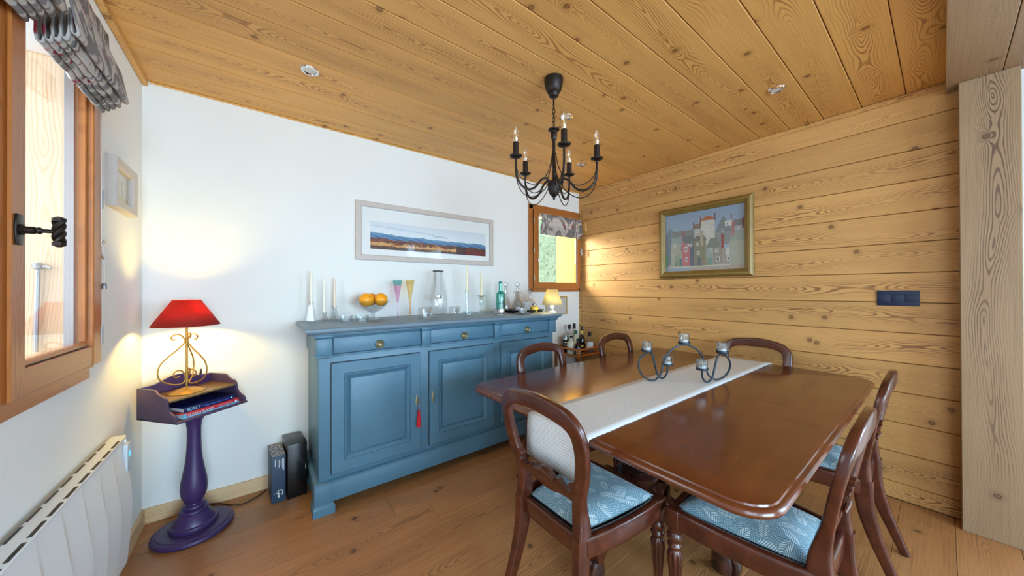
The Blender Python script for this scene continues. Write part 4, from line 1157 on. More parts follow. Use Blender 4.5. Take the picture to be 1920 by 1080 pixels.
part('display', MB().box(0.0762, 0.0772, ry1 - 0.026, ry1 - 0.004, rz1 - 0.088, rz1 - 0.066), dm.m, cp)
for s in (-0.4, 0.4):
    part('bracket', MB().box(0.0, 0.02, s - 0.02, s + 0.02, 0.25, 0.55), M['radiator'], rad)

# ------------------------------------------------------------------ pedestal side table with book tray
PX, PY = -0.283, 2.478
st = thing('pedestal_table', 'dark purple turned pedestal table with a scrolled tray top in the corner', 'side table', (PX, PY, 0))
part('base', MB().lathe([(0.150, 0.0), (0.163, 0.003), (0.168, 0.012), (0.166, 0.022), (0.156, 0.028), (0.148, 0.028), (0.144, 0.032), (0.10, 0.034), (0.0, 0.034)], 48), M['purple'], st)
part('pedestal', MB().lathe([(0.098, 0.0335), (0.101, 0.042), (0.098, 0.054), (0.088, 0.058), (0.086, 0.066), (0.068, 0.092), (0.058, 0.106), (0.062, 0.114), (0.058, 0.122), (0.046, 0.127), (0.050, 0.136), (0.046, 0.144), (0.034, 0.148), (0.033, 0.154), (0.043, 0.172),
      (0.053, 0.20), (0.0565, 0.235), (0.053, 0.275), (0.044, 0.325), (0.0355, 0.38), (0.031, 0.44), (0.029, 0.50), (0.0295, 0.555), (0.034, 0.59), (0.045, 0.615), (0.058, 0.630), (0.066, 0.636), (0.066, 0.645)], 36), M['purple'], st)
TA = R(39.2)
tw, td = 0.338, 0.274
tray = bpy.data.objects.new('tray_top', None)
trm = Matrix.Rotation(TA, 4, 'Z')
def tl(p): return trm @ Vector(p)
def TP(a, b, c): v = tl((a, b, 0)); return (v.x + 0.006, v.y + 0.0, c)
part('tray_bottom', MB().prism([(-tw / 2, -td / 2 - 0.004), (tw / 2, -td / 2 - 0.004), (tw / 2, td / 2), (-tw / 2, td / 2)], 0.645, 0.656, TP), M['purple_in'], st, 0.002)
sprof = [(td / 2, 0.645), (td / 2, 0.803), (0.02, 0.803), (0.008, 0.800), (-0.006, 0.786), (-0.03, 0.776), (-0.052, 0.770), (-0.064, 0.760), (-0.070, 0.742), (-0.074, 0.722), (-0.084, 0.705), (-0.104, 0.692), (-0.122, 0.684), (-0.132, 0.670), (-0.134, 0.648), (-0.134, 0.645)]
for s in (-1, 1):
    a0 = s * tw / 2; a1 = a0 - s * 0.011
    part('tray_side', MB().prism(sprof, min(a0, a1), max(a0, a1), lambda p, q, c: TP(c, p, q)), M['purple_in'], st, 0.002)
bprof = [(-tw / 2 + 0.011, 0.656), (tw / 2 - 0.011, 0.656), (tw / 2 - 0.011, 0.803), (0.10, 0.806), (0.06, 0.822), (0.03, 0.833), (0, 0.836), (-0.03, 0.833), (-0.06, 0.822), (-0.10, 0.806), (-tw / 2 + 0.011, 0.803)]
part('tray_back', MB().prism(bprof, td / 2 - 0.011, td / 2, lambda p, q, c: TP(p, c, q)), M['purple'], st, 0.002)
part('shelf', MB().prism([(-tw / 2 + 0.011, -0.074), (tw / 2 - 0.011, -0.074), (tw / 2 - 0.011, td / 2 - 0.011), (-tw / 2 + 0.011, td / 2 - 0.011)], 0.743, 0.753, TP), plain('gilded_shelf', (124, 100, 62), 0.4, 0.2, var=0.1), st, 0.002)

def book(label, w, d, h, cover, z, off, rot, title, tsize, tcol, extra, band=None):
    ang = TA + rot
    m = Matrix.Rotation(ang, 3, 'Z')
    c = tl((off[0], off[1], 0))
    t = thing('book', label, 'book', (PX + 0.006 + c.x, PY + c.y, z), ang, 'books on the tray table')
    part('pages', MB().box(-w / 2 + 0.004, w / 2 - 0.003, -d / 2 + 0.004, d / 2 - 0.004, 0.002, h - 0.002), M['paper'], t)
    cv = part('cover', MB().box(-w / 2, w / 2, -d / 2, d / 2, h - 0.002, h), cover, t, 0.0005)
    part('cover_back', MB().box(-w / 2, w / 2, -d / 2, d / 2, 0.0, 0.002), band or cover, t, 0.0005)
    sp_ = part('spine', MB().box(-w / 2, w / 2, -d / 2 - 0.001, -d / 2 + 0.002, 0.0, h), cover, t, 0.0008)
    mt = Matrix.Translation((-w / 2 + extra, -d / 2 - 0.0012, h / 2)) @ Matrix.Rotation(PI / 2, 4, 'X')
    text(title, tsize, tcol, sp_, mt, 0.0002, 'LEFT', 'title', 0.0, 0.95)
    return t, sp_, mt
red_c = plain('red_cover', (196, 48, 62), 0.35); blue_c = plain('navy_cover', (18, 30, 84), 0.35); sky_c = plain('sky_blue_cover', (110, 190, 226), 0.4)
whitet = plain('white_ink', (238, 240, 242), 0.6); cyant = plain('pale_cyan_ink', (150, 226, 240), 0.6)
bk, spn, mt = book('red-spined book lying flat on the tray table, under the blue book', 0.268, 0.20, 0.0225, red_c, 0.6565, (0.004, -0.018), R(-1), 'HUMAN PLANET', 0.0165, whitet, 0.022, sky_c)
part('spine_band', MB().box(-0.134, 0.134, -0.1022, -0.1, 0.0, 0.006), sky_c, spn)
part('spine_band', MB().box(-0.134, -0.118, -0.1022, -0.1, 0.006, 0.0225), sky_c, spn)
text('nature’s people', 0.006, whitet, spn, Matrix.Translation((0.03, -0.1013, 0.0135)) @ Matrix.Rotation(PI / 2, 4, 'X'), 0.0002) if False else None
part('publisher_mark', MB().box(0.112, 0.122, -0.1022, -0.1, 0.008, 0.017), whitet, spn)
for k in range(2):
    part('print_line', MB().box(0.022, 0.095, -0.1016, -0.1, 0.0150 - 0.0045 * k, 0.0168 - 0.0045 * k), plain('pale_pink_ink', (226, 150, 158), 0.6), spn)
bk2, spn2, mt2 = book('navy blue book lying flat on top of the red book', 0.235, 0.18, 0.022, blue_c, 0.6795, (0.006, -0.012), R(-2), 'SCILLY', 0.0205, cyant, 0.012)
part('print_line', MB().box(-0.035, 0.045, -0.0916, -0.09, 0.0075, 0.0100), plain('mid_blue_ink', (70, 150, 220), 0.6), spn2)
part('print_line', MB().box(0.052, 0.088, -0.0916, -0.09, 0.0085, 0.0105), plain('mid_blue_ink', (90, 110, 200), 0.6), spn2)
part('publisher_mark', MB().box(0.098, 0.108, -0.0916, -0.09, 0.008, 0.015), cyant, spn2)

# ------------------------------------------------------------------ red table lamp
lx, ly, lz = PX - 0.030, PY + 0.005, 0.7545
lm = thing('table_lamp', 'gilt scrolled wire table lamp with a lit red conical shade', 'lamp', (lx, ly, lz))
part('base', MB().lathe([(0.0, 0.0), (0.076, 0.0), (0.076, 0.002), (0.058, 0.011), (0.032, 0.019), (0.012, 0.025), (0.0, 0.026)], 40, cap=False), M['gold'], lm)
part('stem', MB().tube([(0, 0, 0.02), (0, 0, 0.355)], 0.0052, 12), M['gold'], lm)
part('socket', MB().lathe([(0.012, 0.350), (0.014, 0.356), (0.014, 0.385), (0.009, 0.39), (0.0, 0.39)], 16), M['blackm'], lm)
scr = [(0.010, 0.285), (0.018, 0.30), (0.033, 0.311), (0.050, 0.309), (0.060, 0.297), (0.054, 0.284), (0.043, 0.284)]
big = [(0.018, 0.300), (0.007, 0.285), (0.010, 0.262), (0.036, 0.230), (0.068, 0.200), (0.098, 0.165), (0.110, 0.122), (0.100, 0.082), (0.066, 0.055), (0.025, 0.045), (0.006, 0.06), (0.008, 0.095), (0.024, 0.118), (0.044, 0.115), (0.052, 0.098), (0.042, 0.083), (0.028, 0.088)]
for k in range(3):
    a = YAW * 0 + R(90) + k * 2 * PI / 3 + R(-128)
    f = lambda p: (p[0] * math.cos(a), p[0] * math.sin(a), p[1])
    w_ = part('scroll_wire', MB().tube(smooth_path([f(p) for p in scr[::-1] + big[1:]], 5), 0.0034, 8), M['gold'], lm)
shd = MB().lathe([(0.138, 0.357), (0.056, 0.494)], 48, cap=False)
so = part('lamp_shade', shd, M['redshade'], lm, smooth=60)
md = so.modifiers.new('thickness', 'SOLIDIFY'); md.thickness = 0.0012
part('shade_ring', MB().tube([(0.012 * math.cos(a), 0.012 * math.sin(a), 0.485) for a in [i * PI / 8 for i in range(16)]], 0.002, 6, closed=True).tube([(0.012, 0, 0.485), (0.064, 0, 0.487)], 0.0015, 6).tube([(-0.006, 0.0104, 0.485), (-0.032, 0.0554, 0.487)], 0.0015, 6).tube([(-0.006, -0.0104, 0.485), (-0.032, -0.0554, 0.487)], 0.0015, 6), M['brass'], lm)
pl = bpy.data.lights.new('lamp_light', 'POINT'); pl.energy = 9.5; pl.color = (1.0, 0.73, 0.20); pl.shadow_soft_size = 0.025
po = bpy.data.objects.new('lamp_light', pl); COL.objects.link(po); po.parent = lm; po.location = (0, 0, 0.43)
cab = [(0.03, 0.055, 0.004), (0.034, 0.11, 0.012), (0.036, 0.15, 0.055), (0.038, 0.180, 0.080), (0.036, 0.204, 0.045), (0.028, 0.206, -0.10), (0.012, 0.206, -0.35), (0.02, 0.206, -0.60), (0.05, 0.205, -0.72), (0.12, 0.19, -0.749), (0.22, 0.10, -0.7485), (0.30, 0.135, -0.7485), (0.345, 0.185, -0.7485)]
part('power_cord', MB().tube(smooth_path([(x, y_, z) for x, y_, z in cab], 5), 0.0032, 6), M['cable'], lm)
part('cord_switch', MB().box(0.008, 0.032, 0.196, 0.215, -0.20, -0.145), M['blackm'], lm, 0.004)

# ------------------------------------------------------------------ boxes on the floor
def carton(label, x0, x1, y0, y1, h, mat, rot=0):
    c = ((x0 + x1) / 2, (y0 + y1) / 2, 0.001)
    t = thing('gift_box', label, 'box', c, rot, 'boxes on the floor beside the sideboard')
    part('carton', MB().box(-(x1 - x0) / 2, (x1 - x0) / 2, -(y1 - y0) / 2, (y1 - y0) / 2, 0, h), mat, t, 0.0015)
    return t
nb = plain('slate_blue_card', (44, 66, 88), 0.5)
bx1 = carton('slim slate-blue box with a silver patterned top standing on the floor', 0.050, 0.121, 2.478, 2.672, 0.283, nb, R(4))
pt = NT('silver_pattern_card')
vv = pt.n('ShaderNodeTexVoronoi', feature='DISTANCE_TO_EDGE'); pt.put(vv.inputs['Vector'], pt.obj()); vv.inputs['Scale'].default_value = 85
pt.set(color=pt.mix(pt.sstep(vv.outputs[0], 0.08, 0.2), lin(70, 66, 66), lin(206, 200, 198)), rough=0.4)
part('patterned_top', MB().box(-0.034, 0.034, -0.096, 0.096, 0.2835, 0.2845), pt.m, bx1)
ink = plain('white_box_print', (226, 230, 232), 0.6)
for (x, z0, z1) in ((0.026, 0.262 - 0.075, 0.262), (0.019, 0.262 - 0.062, 0.260), (0.013, 0.262 - 0.04, 0.258), (0.002, 0.262 - 0.052, 0.258), (-0.016, 0.262 - 0.04, 0.262)):
    part('print_line', MB().box(x - (0.0022 if x in (0.026, -0.016) else 0.0010), x + 0.0010, -0.0985, -0.0965, z0, z1), ink, bx1)
part('logo', MB().tube(smooth_path([(0.016, -0.0975, 0.040), (0.021, -0.0975, 0.058), (0.014, -0.0975, 0.070), (0.002, -0.0975, 0.072), (-0.006, -0.0975, 0.064)]), 0.0022, 6).tube([(0.0, -0.0975, 0.030), (-0.001, -0.0975, 0.056)], 0.0045, 6).tube([(-0.022, -0.0975, 0.056), (0.004, -0.0975, 0.060)], 0.0014, 6), ink, bx1, label='white curled logo')
bx2 = carton('large black glossy box standing against the left end of the sideboard', 0.128, 0.232, 2.472, 2.674, 0.333, M['black'], R(5))
part('print_mark', MB().box(0.043, 0.0445, -0.103, -0.1005, 0.16, 0.195), ink, bx2)

# ------------------------------------------------------------------ chandelier
chd = thing('chandelier', 'black iron five-arm chandelier with candle bulbs hanging over the table', 'chandelier', (1.305, 1.317, 1.79))
I = M['iron']
zz = lambda z: z - 1.79
part('ceiling_rose', MB().lathe([(0.016, zz(2.372)), (0.024, zz(2.375)), (0.030, zz(2.388)), (0.030, zz(2.396)), (0.040, zz(2.405)), (0.046, zz(2.425)), (0.050, zz(2.44)), (0.0525, zz(2.46)), (0.0525, zz(2.4748)), (0.0, zz(2.4748))], 32), I, chd)
def link(c, L, w, ang):
    a = R(ang)
    pts = []
    for i in range(16):
        t_ = 2 * PI * i / 16
        r_ = w * math.cos(t_)
        pts.append((c[0] + r_ * math.cos(a), c[1] + r_ * math.sin(a), c[2] + L / 2 * math.sin(t_)))
    return MB().tube(pts, 0.0022, 6, closed=True)
part('rod', MB().tube([(0, 0, zz(2.33)), (0, 0, zz(2.375))], 0.005, 8), I, chd)
for k in range(4):
    part('chain_link', link((0, 0, zz(2.318 - 0.024 * k)), 0.032, 0.008, 90 * (k % 2) + 20), I, chd)
part('column', MB().lathe([(0.0, zz(1.797)), (0.006, zz(1.799)), (0.007, zz(1.812)), (0.011, zz(1.816)), (0.024, zz(1.828)), (0.033, zz(1.852)), (0.036, zz(1.875)), (0.034, zz(1.895)), (0.022, zz(1.905)), (0.011, zz(1.912)), (0.0085, zz(1.93)), (0.0085, zz(2.13)), (0.016, zz(2.14)), (0.018, zz(2.17)),
      (0.016, zz(2.175)), (0.018, zz(2.18)), (0.031, zz(2.186)), (0.032, zz(2.192)), (0.012, zz(2.198)), (0.005, zz(2.21)), (0.0, zz(2.212))], 24), I, chd)
part('chain_link', link((0, 0, zz(2.222)), 0.034, 0.009, 20), I, chd)
bulbg = glassy('bulb_glass', (0.96, 0.95, 0.92), 0.9, 0.16, 0.08)
fil = NT('filament'); fil.set(color=(0.9, 0.6, 0.15), emit=(1.0, 0.75, 0.3), es=0.3)
for k in range(5):
    ang = math.atan2(-fw.y, -fw.x) + R(5) + k * 2 * PI / 5
    ca, sa = math.cos(ang), math.sin(ang)
    g = lambda r_, z: (r_ * ca, r_ * sa, zz(z))
    arm = part('arm', MB().tube(smooth_path([g(0.020, 1.878), g(0.036, 1.905), g(0.058, 1.913), g(0.085, 1.895), g(0.115, 1.858), g(0.15, 1.84), g(0.19, 1.849), g(0.22, 1.885), g(0.231, 1.935), g(0.232, 1.995)]), 0.0062, 8), I, chd)
    part('thin_wire', MB().tube(smooth_path([g(0.009, 2.06), g(0.026, 1.98), g(0.06, 1.915), g(0.11, 1.875), g(0.16, 1.873), g(0.21, 1.905), g(0.231, 1.955)]), 0.0026, 6), I, arm)
    part('thin_wire', MB().tube(smooth_path([g(0.028, 1.90), g(0.06, 1.85), g(0.11, 1.81), g(0.16, 1.80), g(0.205, 1.83), g(0.232, 1.90), g(0.233, 1.955)]), 0.0026, 6), I, arm)
    part('drip_pan', MB().lathe([(0.0, zz(1.995)), (0.012, zz(1.995)), (0.030, zz(2.002)), (0.034, zz(2.009)), (0.030, zz(2.006)), (0.0, zz(2.004))], 24, (0.232 * ca, 0.232 * sa, 0), cap=False), I, arm)
    part('candle_tube', MB().lathe([(0.0155, zz(2.004)), (0.0155, zz(2.078)), (0.013, zz(2.081)), (0.0, zz(2.081))], 18, (0.232 * ca, 0.232 * sa, 0)), I, arm)
    part('bulb', MB().lathe([(0.010, zz(2.081)), (0.0165, zz(2.100)), (0.018, zz(2.115)), (0.015, zz(2.135)), (0.008, zz(2.155)), (0.002, zz(2.168)), (0.0, zz(2.169))], 18, (0.232 * ca, 0.232 * sa, 0), cap=False), bulbg, arm)
    part('filament', MB().tube([(0.232 * ca + 0.004, 0.232 * sa, zz(2.085)), (0.232 * ca + 0.004, 0.232 * sa, zz(2.13))], 0.0009, 5).tube([(0.232 * ca - 0.004, 0.232 * sa, zz(2.085)), (0.232 * ca - 0.004, 0.232 * sa, zz(2.13))], 0.0009, 5), fil.m, arm)

# recessed downlights
lensm = plain('downlight_lens', (222, 226, 228), 0.25)
dl_lab = {(0.214, 2.054): 'recessed round downlight above the landscape picture', (2.426, 0.593): 'recessed round downlight nearest the wooden beam', (1.664, 1.553): 'recessed round downlight just behind the chandelier', (2.41, 2.061): 'recessed round downlight near the small back window'}
for (dx, dy), lab in dl_lab.items():
    d = thing('downlight', lab, 'downlight', (dx, dy, ZC), 0, 'recessed ceiling downlights')
    part('trim_ring', MB().lathe([(0.028, -0.003), (0.032, -0.007), (0.041, -0.006), (0.045, 0.0), (0.028, 0.0)], 32, cap=False), M['chrome'], d)
    part('lens', MB().lathe([(0.0, -0.0015), (0.028, -0.0015), (0.0285, 0.0)], 24, cap=False), lensm, d)

# ------------------------------------------------------------------ glassware on the sideboard
SZ = 1.0855
def shell(prof, th=0.002):
    """closed thin-walled lathe profile from an outer outline (bottom to top)"""
    inner = [(max(r - th, 0.0), z + (th if i == 0 else 0)) for i, (r, z) in enumerate(prof)]
    return [(0.0, prof[0][1])] + prof + inner[::-1] + [(0.0, inner[0][1])]
def candle(parent, z0, h, r0=0.0105, r1=0.006, mat=None, bend=0.0):
    n = 8
    pts = [(bend * (i / n) ** 2, 0, z0 + h * i / n) for i in range(n + 1)]
    rad = [r0 + (r1 - r0) * (i / n) ** 1.2 for i in range(n)] + [r1 * 0.6]
    c = part('candle', MB().tube(pts, rad, 16), mat or M['wax'], parent)
    part('wick', MB().tube([(bend, 0, z0 + h), (bend + 0.001, 0, z0 + h + 0.008)], 0.0008, 5), M['waxw'], c)
    return c
def prism_stick(label, x, y_, hh, hc, w, rot, mat=None, bend=0.0):
    t = thing('candlestick', label, 'candlestick', (x, y_, SZ), R(rot), 'glass candlesticks on the sideboard')
    k = 4
    part('holder', MB().lathe([(w, 0.0), (w, 0.004), (w * 0.42, hh - 0.022), (w * 0.42, hh - 0.004), (w * 0.44, hh)], k, (0, 0, 0)), M['glass_edge'], t, smooth=0)
    part('core', MB().lathe([(w * 0.55, 0.004), (w * 0.12, hh - 0.03), (0.0, hh - 0.028)], k, (0, 0, 0)), M['glass'], t, smooth=0)
    part('socket', MB().lathe([(0.0145, hh - 0.022), (0.0145, hh + 0.001), (0.0125, hh + 0.001), (0.0125, hh - 0.018), (0.0, hh - 0.018)], 16, cap=False), M['glass'], t)
    candle(t, hh - 0.016, hc, mat=mat, bend=bend)
    return t
prism_stick('tall tapered glass candlestick with a white candle at the left end of the sideboard', 0.280, 2.620, 0.130, 0.236, 0.036, 20)
prism_stick('short tapered glass candlestick with a white candle, middle of the left trio', 0.352, 2.575, 0.064, 0.240, 0.036, 50, bend=-0.006)
prism_stick('mid-height tapered glass candlestick with a pinkish candle, right of the left trio', 0.425, 2.645, 0.098, 0.222, 0.034, 10, mat=plain('blush_wax', (246, 226, 204), 0.5))

def tealight_dish(label, x, y_, r, h, mat=None, facets=16):
    t = thing('tealight_dish', label, 'tealight', (x, y_, SZ), 0, 'cut glass tealight dishes on the sideboard')
    prof = [(0.0, 0.0), (r * 0.80, 0.0), (r * 0.86, 0.004), (r, h - 0.004), (r, h), (r - 0.007, h), (r * 0.74, 0.010), (0.0, 0.010)]
    part('dish', MB().lathe(prof, facets * 2, mod=lambda a, z, j: 1 + (0.035 * math.cos(a * facets) if j in (2, 3, 4) else 0), cap=False), mat or M['glass_edge'], t, smooth=20)
    part('wax', MB().lathe([(0.0, 0.0105), (0.019, 0.0105), (0.019, 0.024), (0.0, 0.024)], 16, cap=False), M['waxw'], t)
    part('wick', MB().tube([(0, 0, 0.024), (0, 0, 0.03)], 0.0008, 5), M['blackm'], t)
    return t
tealight_dish('faceted glass tealight dish in front of the left candlesticks, left of two', 0.447, 2.372, 0.044, 0.046)
tealight_dish('faceted glass tealight dish in front of the fruit bowl, right of two', 0.532, 2.318, 0.044, 0.046)
# fruit bowl and oranges
fx_, fy_ = 0.660, 2.545
fb = thing('fruit_bowl', 'footed cut glass fruit bowl holding oranges on the sideboard', 'bowl', (fx_, fy_, SZ))
part('foot', MB().lathe([(0.0, 0.0), (0.050, 0.0), (0.050, 0.003), (0.028, 0.008), (0.014, 0.018), (0.0125, 0.026), (0.017, 0.032), (0.012, 0.038), (0.014, 0.046), (0.030, 0.052), (0.0, 0.056)], 28, cap=False), M['glass_edge'], fb)
part('bowl', MB().lathe([(0.0, 0.050), (0.030, 0.052), (0.062, 0.070), (0.090, 0.094), (0.112, 0.118), (0.122, 0.134), (0.120, 0.135), (0.109, 0.121), (0.087, 0.098), (0.060, 0.075), (0.028, 0.058), (0.0, 0.056)], 48, mod=lambda a, z, j: 1 + (0.018 * math.cos(a * 12) if 3 <= j <= 7 else 0), cap=False), M['glass'], fb)
def fruit(label, dx, dy, dz, r, rot):
    o = thing('orange', label, 'orange', (fx_ + dx, fy_ + dy, SZ + dz), rot, 'oranges in the glass bowl')
    prof = []
    for i in range(17):
        a = -PI / 2 + PI * i / 16
        prof.append((r * math.cos(a) * (1 - 0.02 * math.sin(a) ** 8), r * 0.95 * math.sin(a)))
    body = part('peel', MB().lathe(prof, 28), M['orange'], o, smooth=80, rot=(R(60), 0, R(20) + rot))
    part('stem_scar', MB().lathe([(0.0, 0.0), (0.005, 0.0), (0.004, 0.002), (0.0, 0.003)], 8, (0, 0, r * 0.935), cap=False), plain('orange_stem', (120, 96, 40), 0.7), body)
    return o
fruit('orange at the left of the glass bowl', -0.052, -0.030, 0.141, 0.0495, 0)
fruit('orange at the right of the glass bowl with its stem end showing', 0.052, -0.020, 0.141, 0.0495, R(30))
fruit('orange at the back of the glass bowl, mostly hidden', 0.004, 0.062, 0.142, 0.047, R(100))
# flutes
def flute(label, x, y_, h, m_top, m_mid, m_low, knob):
    t = thing('flute_glass', label, 'glass', (x, y_, SZ), 0, 'tall coloured flute glasses')
    part('foot', MB().lathe([(0.0, 0.0), (0.031, 0.0), (0.030, 0.002), (0.008, 0.005), (0.0045, 0.010), (0.0045, 0.022), (0.0, 0.022)], 24, cap=False), m_mid, t)
    part('knop', MB().lathe([(0.004, 0.022), (0.010, 0.027), (0.005, 0.031), (0.009, 0.035), (0.004, 0.040)], 18), knob, t)
    part('stem', MB().lathe([(0.0045, 0.040), (0.0065, 0.085), (0.0085, 0.12)], 16), m_low, t)
    part('cup', MB().lathe([(0.0085, 0.12), (0.013, 0.165), (0.021, 0.21), (0.0275, 0.25), (0.0285, 0.25), (0.0215, 0.208), (0.0135, 0.163), (0.009, 0.12)], 24, cap=False), m_mid, t)
    part('rim_band', MB().lathe([(0.0278, 0.25), (0.037, 0.290), (0.0362, 0.290), (0.0268, 0.25)], 24, cap=False), m_top, t)
    return t
flute('pink flute glass with a teal rim on the sideboard', 0.845, 2.560, 0.29, M['glass_teal'], M['glass_pink'], M['glass_pink'], M['glass_pink'])
flute('amber flute glass with an orange stem on the sideboard', 0.940, 2.550, 0.29, M['glass_amber'], M['glass_amber'], M['glass_orange'], M['glass_orange'])
# hurricane vase
hv = thing('hurricane_vase', 'clear pear-shaped glass vase with a black-rimmed metal insert', 'vase', (1.157, 2.505, SZ))
part('vase', MB().lathe(shell([(0.045, 0.0), (0.050, 0.004), (0.068, 0.04), (0.077, 0.085), (0.076, 0.13), (0.066, 0.20), (0.052, 0.27), (0.042, 0.33), (0.038, 0.36)], 0.0025), 40, cap=False), M['glass'], hv)
ins = part('insert_ring', MB().lathe([(0.033, 0.361), (0.044, 0.361), (0.0445, 0.367), (0.033, 0.369)], 32, cap=False), M['blackm'], hv)
part('insert_ring', MB().lathe([(0.0, 0.140), (0.0315, 0.140), (0.033, 0.144), (0.033, 0.150), (0.0, 0.150)], 32, cap=False), M['blackm'], hv)
part('insert_cup', MB().lathe([(0.031, 0.150), (0.031, 0.166), (0.029, 0.166), (0.029, 0.152)], 28, cap=False), M['chrome'], hv)
for k in range(4):
    a = R(20 + 90 * k)
    part('insert_rod', MB().tube([(0.0325 * math.cos(a), 0.0325 * math.sin(a), 0.148), (0.0345 * math.cos(a), 0.0345 * math.sin(a), 0.362)], 0.0016, 6), M['blackm'], hv)
# chunky crystal blocks
def block(label, x, y_, r, h, rot):
    t = thing('crystal_votive', label, 'tealight', (x, y_, SZ), R(rot), 'chunky crystal votive holders')
    c = 0.3
    oct_ = [(-r, -r * (1 - c)), (-r * (1 - c), -r), (r * (1 - c), -r), (r, -r * (1 - c)), (r, r * (1 - c)), (r * (1 - c), r), (-r * (1 - c), r), (-r, r * (1 - c))]
    part('block', MB().prism([(a, b) for a, b in oct_], 0.0, 2 * r * 0.86, lambda p, q, c_: (p, (c_ - r * 0.86) * 0.9, q + r)), M['block'], t, 0.004)
    rc = MB().lathe([(r * 0.62, 0.0), (r * 0.5, 0.003), (r * 0.2, 0.006), (0.0, 0.006)], 20, mod=lambda a, z, j: 1 + 0.10 * math.cos(a * 10))
    rc.v = [(x_, -r * 0.86 * 0.9 - 0.0005 - z, yy_ + r) for x_, yy_, z in rc.v]
    part('sunburst', rc, M['glass_edge'], t, smooth=10)
    return t
block('large frosted crystal votive with cut sunburst left of the vase', 0.972, 2.330, 0.043, 0.08, 15)
block('frosted crystal votive with cut sunburst right of the vase', 1.262, 2.425, 0.038, 0.07, 20)
tealight_dish('small round glass tealight bowl in front of the slim candlestick', 1.330, 2.315, 0.042, 0.042, M['glass_edge'], 10)
def stick(label, x, y_, prof, hh, hc, mat=None):
    t = thing('candlestick', label, 'candlestick', (x, y_, SZ), 0, 'glass candlesticks on the sideboard')
    part('holder', MB().lathe(prof, 24), M['glass_edge'], t)
    candle(t, hh - 0.012, hc, 0.0115, 0.0075, mat or plain('cream_wax', (240, 230, 190), 0.5))
    return t
stick('slim clear glass candlestick with a tall cream candle, nearest the picture corner', 1.405, 2.470, [(0.034, 0.0), (0.034, 0.005), (0.015, 0.010), (0.013, 0.03), (0.013, 0.17), (0.0165, 0.196), (0.0165, 0.205), (0.0125, 0.205), (0.0125, 0.190), (0.0, 0.19)], 0.205, 0.232)
stick('goblet-shaped clear glass candlestick with a cream candle left of the green bottle', 1.560, 2.490, [(0.040, 0.0), (0.040, 0.004), (0.018, 0.012), (0.010, 0.03), (0.011, 0.07), (0.022, 0.10), (0.020, 0.12), (0.013, 0.128), (0.020, 0.14), (0.042, 0.162), (0.040, 0.162), (0.016, 0.145), (0.0, 0.143)], 0.155, 0.222)
# green bottle in a silver coaster
co = thing('bottle_coaster', 'polished silver coaster ring under the green bottle', 'coaster', (1.725, 2.425, SZ))
part('ring', MB().lathe([(0.0, 0.0), (0.060, 0.0), (0.062, 0.003), (0.052, 0.007), (0.052, 0.034), (0.064, 0.039), (0.064, 0.041), (0.050, 0.0385), (0.050, 0.006), (0.0, 0.005)], 40, cap=False), M['chrome'], co)
def bottle(label, x, y_, z, prof, mat, cap=None, capm=None, labels=(), fill=None, group=None, parts_text=None):
    t = thing('bottle', label, 'bottle', (x, y_, z), -YAW - 0.12, group)
    part('glass', MB().lathe(shell(prof, 0.002), 28, cap=False), mat, t)
    if fill: part('liquid', MB().lathe([(0.0, 0.004)] + fill[0] + [(0.0, fill[0][-1][1])], 24, cap=False), fill[1], t)
    if cap: part('cap', MB().lathe(cap, 20), capm, t)
    for (r, z0, z1, a0, a1, mt_) in labels:
        mb = MB().grid(lambda u, v: (r * math.sin(a0 + (a1 - a0) * u), -r * math.cos(a0 + (a1 - a0) * u), z0 + (z1 - z0) * v), 14, 1)
        part('bottle_label', mb, mt_, t, smooth=60)
    return t
gb = bottle('teal green glass bottle standing in a silver coaster on the sideboard', 1.725, 2.425, SZ + 0.0055, [(0.034, 0.0), (0.040, 0.004), (0.041, 0.012), (0.0415, 0.165), (0.040, 0.172), (0.028, 0.184), (0.0165, 0.194), (0.0158, 0.268)], M['glass_green'],
       [(0.0155, 0.262), (0.0165, 0.264), (0.0165, 0.280), (0.0, 0.281)], plain('teal_cap', (30, 110, 104), 0.35), [(0.0422, 0.085, 0.088, -1.2, 1.2, plain('dark_teal_print', (16, 84, 86), 0.5)), (0.0421, 0.02, 0.082, -1.3, 1.3, glassy('mottled_teal', (0.45, 0.85, 0.80), 0.4, 0.12, 0.3))])
inkp = plain('pale_teal_print', (206, 240, 232), 0.5)
tx_ = text('16', 0.062, inkp, gb, Matrix.Translation((0.008, -0.0432, 0.128)) @ Matrix.Rotation(PI / 2, 4, 'X'), 0.0004, 'CENTER', 'bottle_number', 0.0, 0.75)
part('print_line', MB().box(-0.026, 0.026, -0.0436, -0.0425, 0.0955, 0.0975), inkp, gb)
# small tealight on a plate
pp = thing('glass_plate', 'small clear glass plate under a cut tealight on the right of the sideboard', 'plate', (1.795, 2.200, SZ))
part('plate', MB().lathe([(0.0, 0.0), (0.045, 0.0), (0.058, 0.006), (0.070, 0.010), (0.069, 0.012), (0.055, 0.009), (0.0, 0.003)], 36, cap=False), M['glass_edge'], pp)
o = tealight_dish('flared cut glass tealight standing on the small glass plate', 1.795, 2.200, 0.040, 0.046, None, 9); o.location.z = SZ + 0.0035
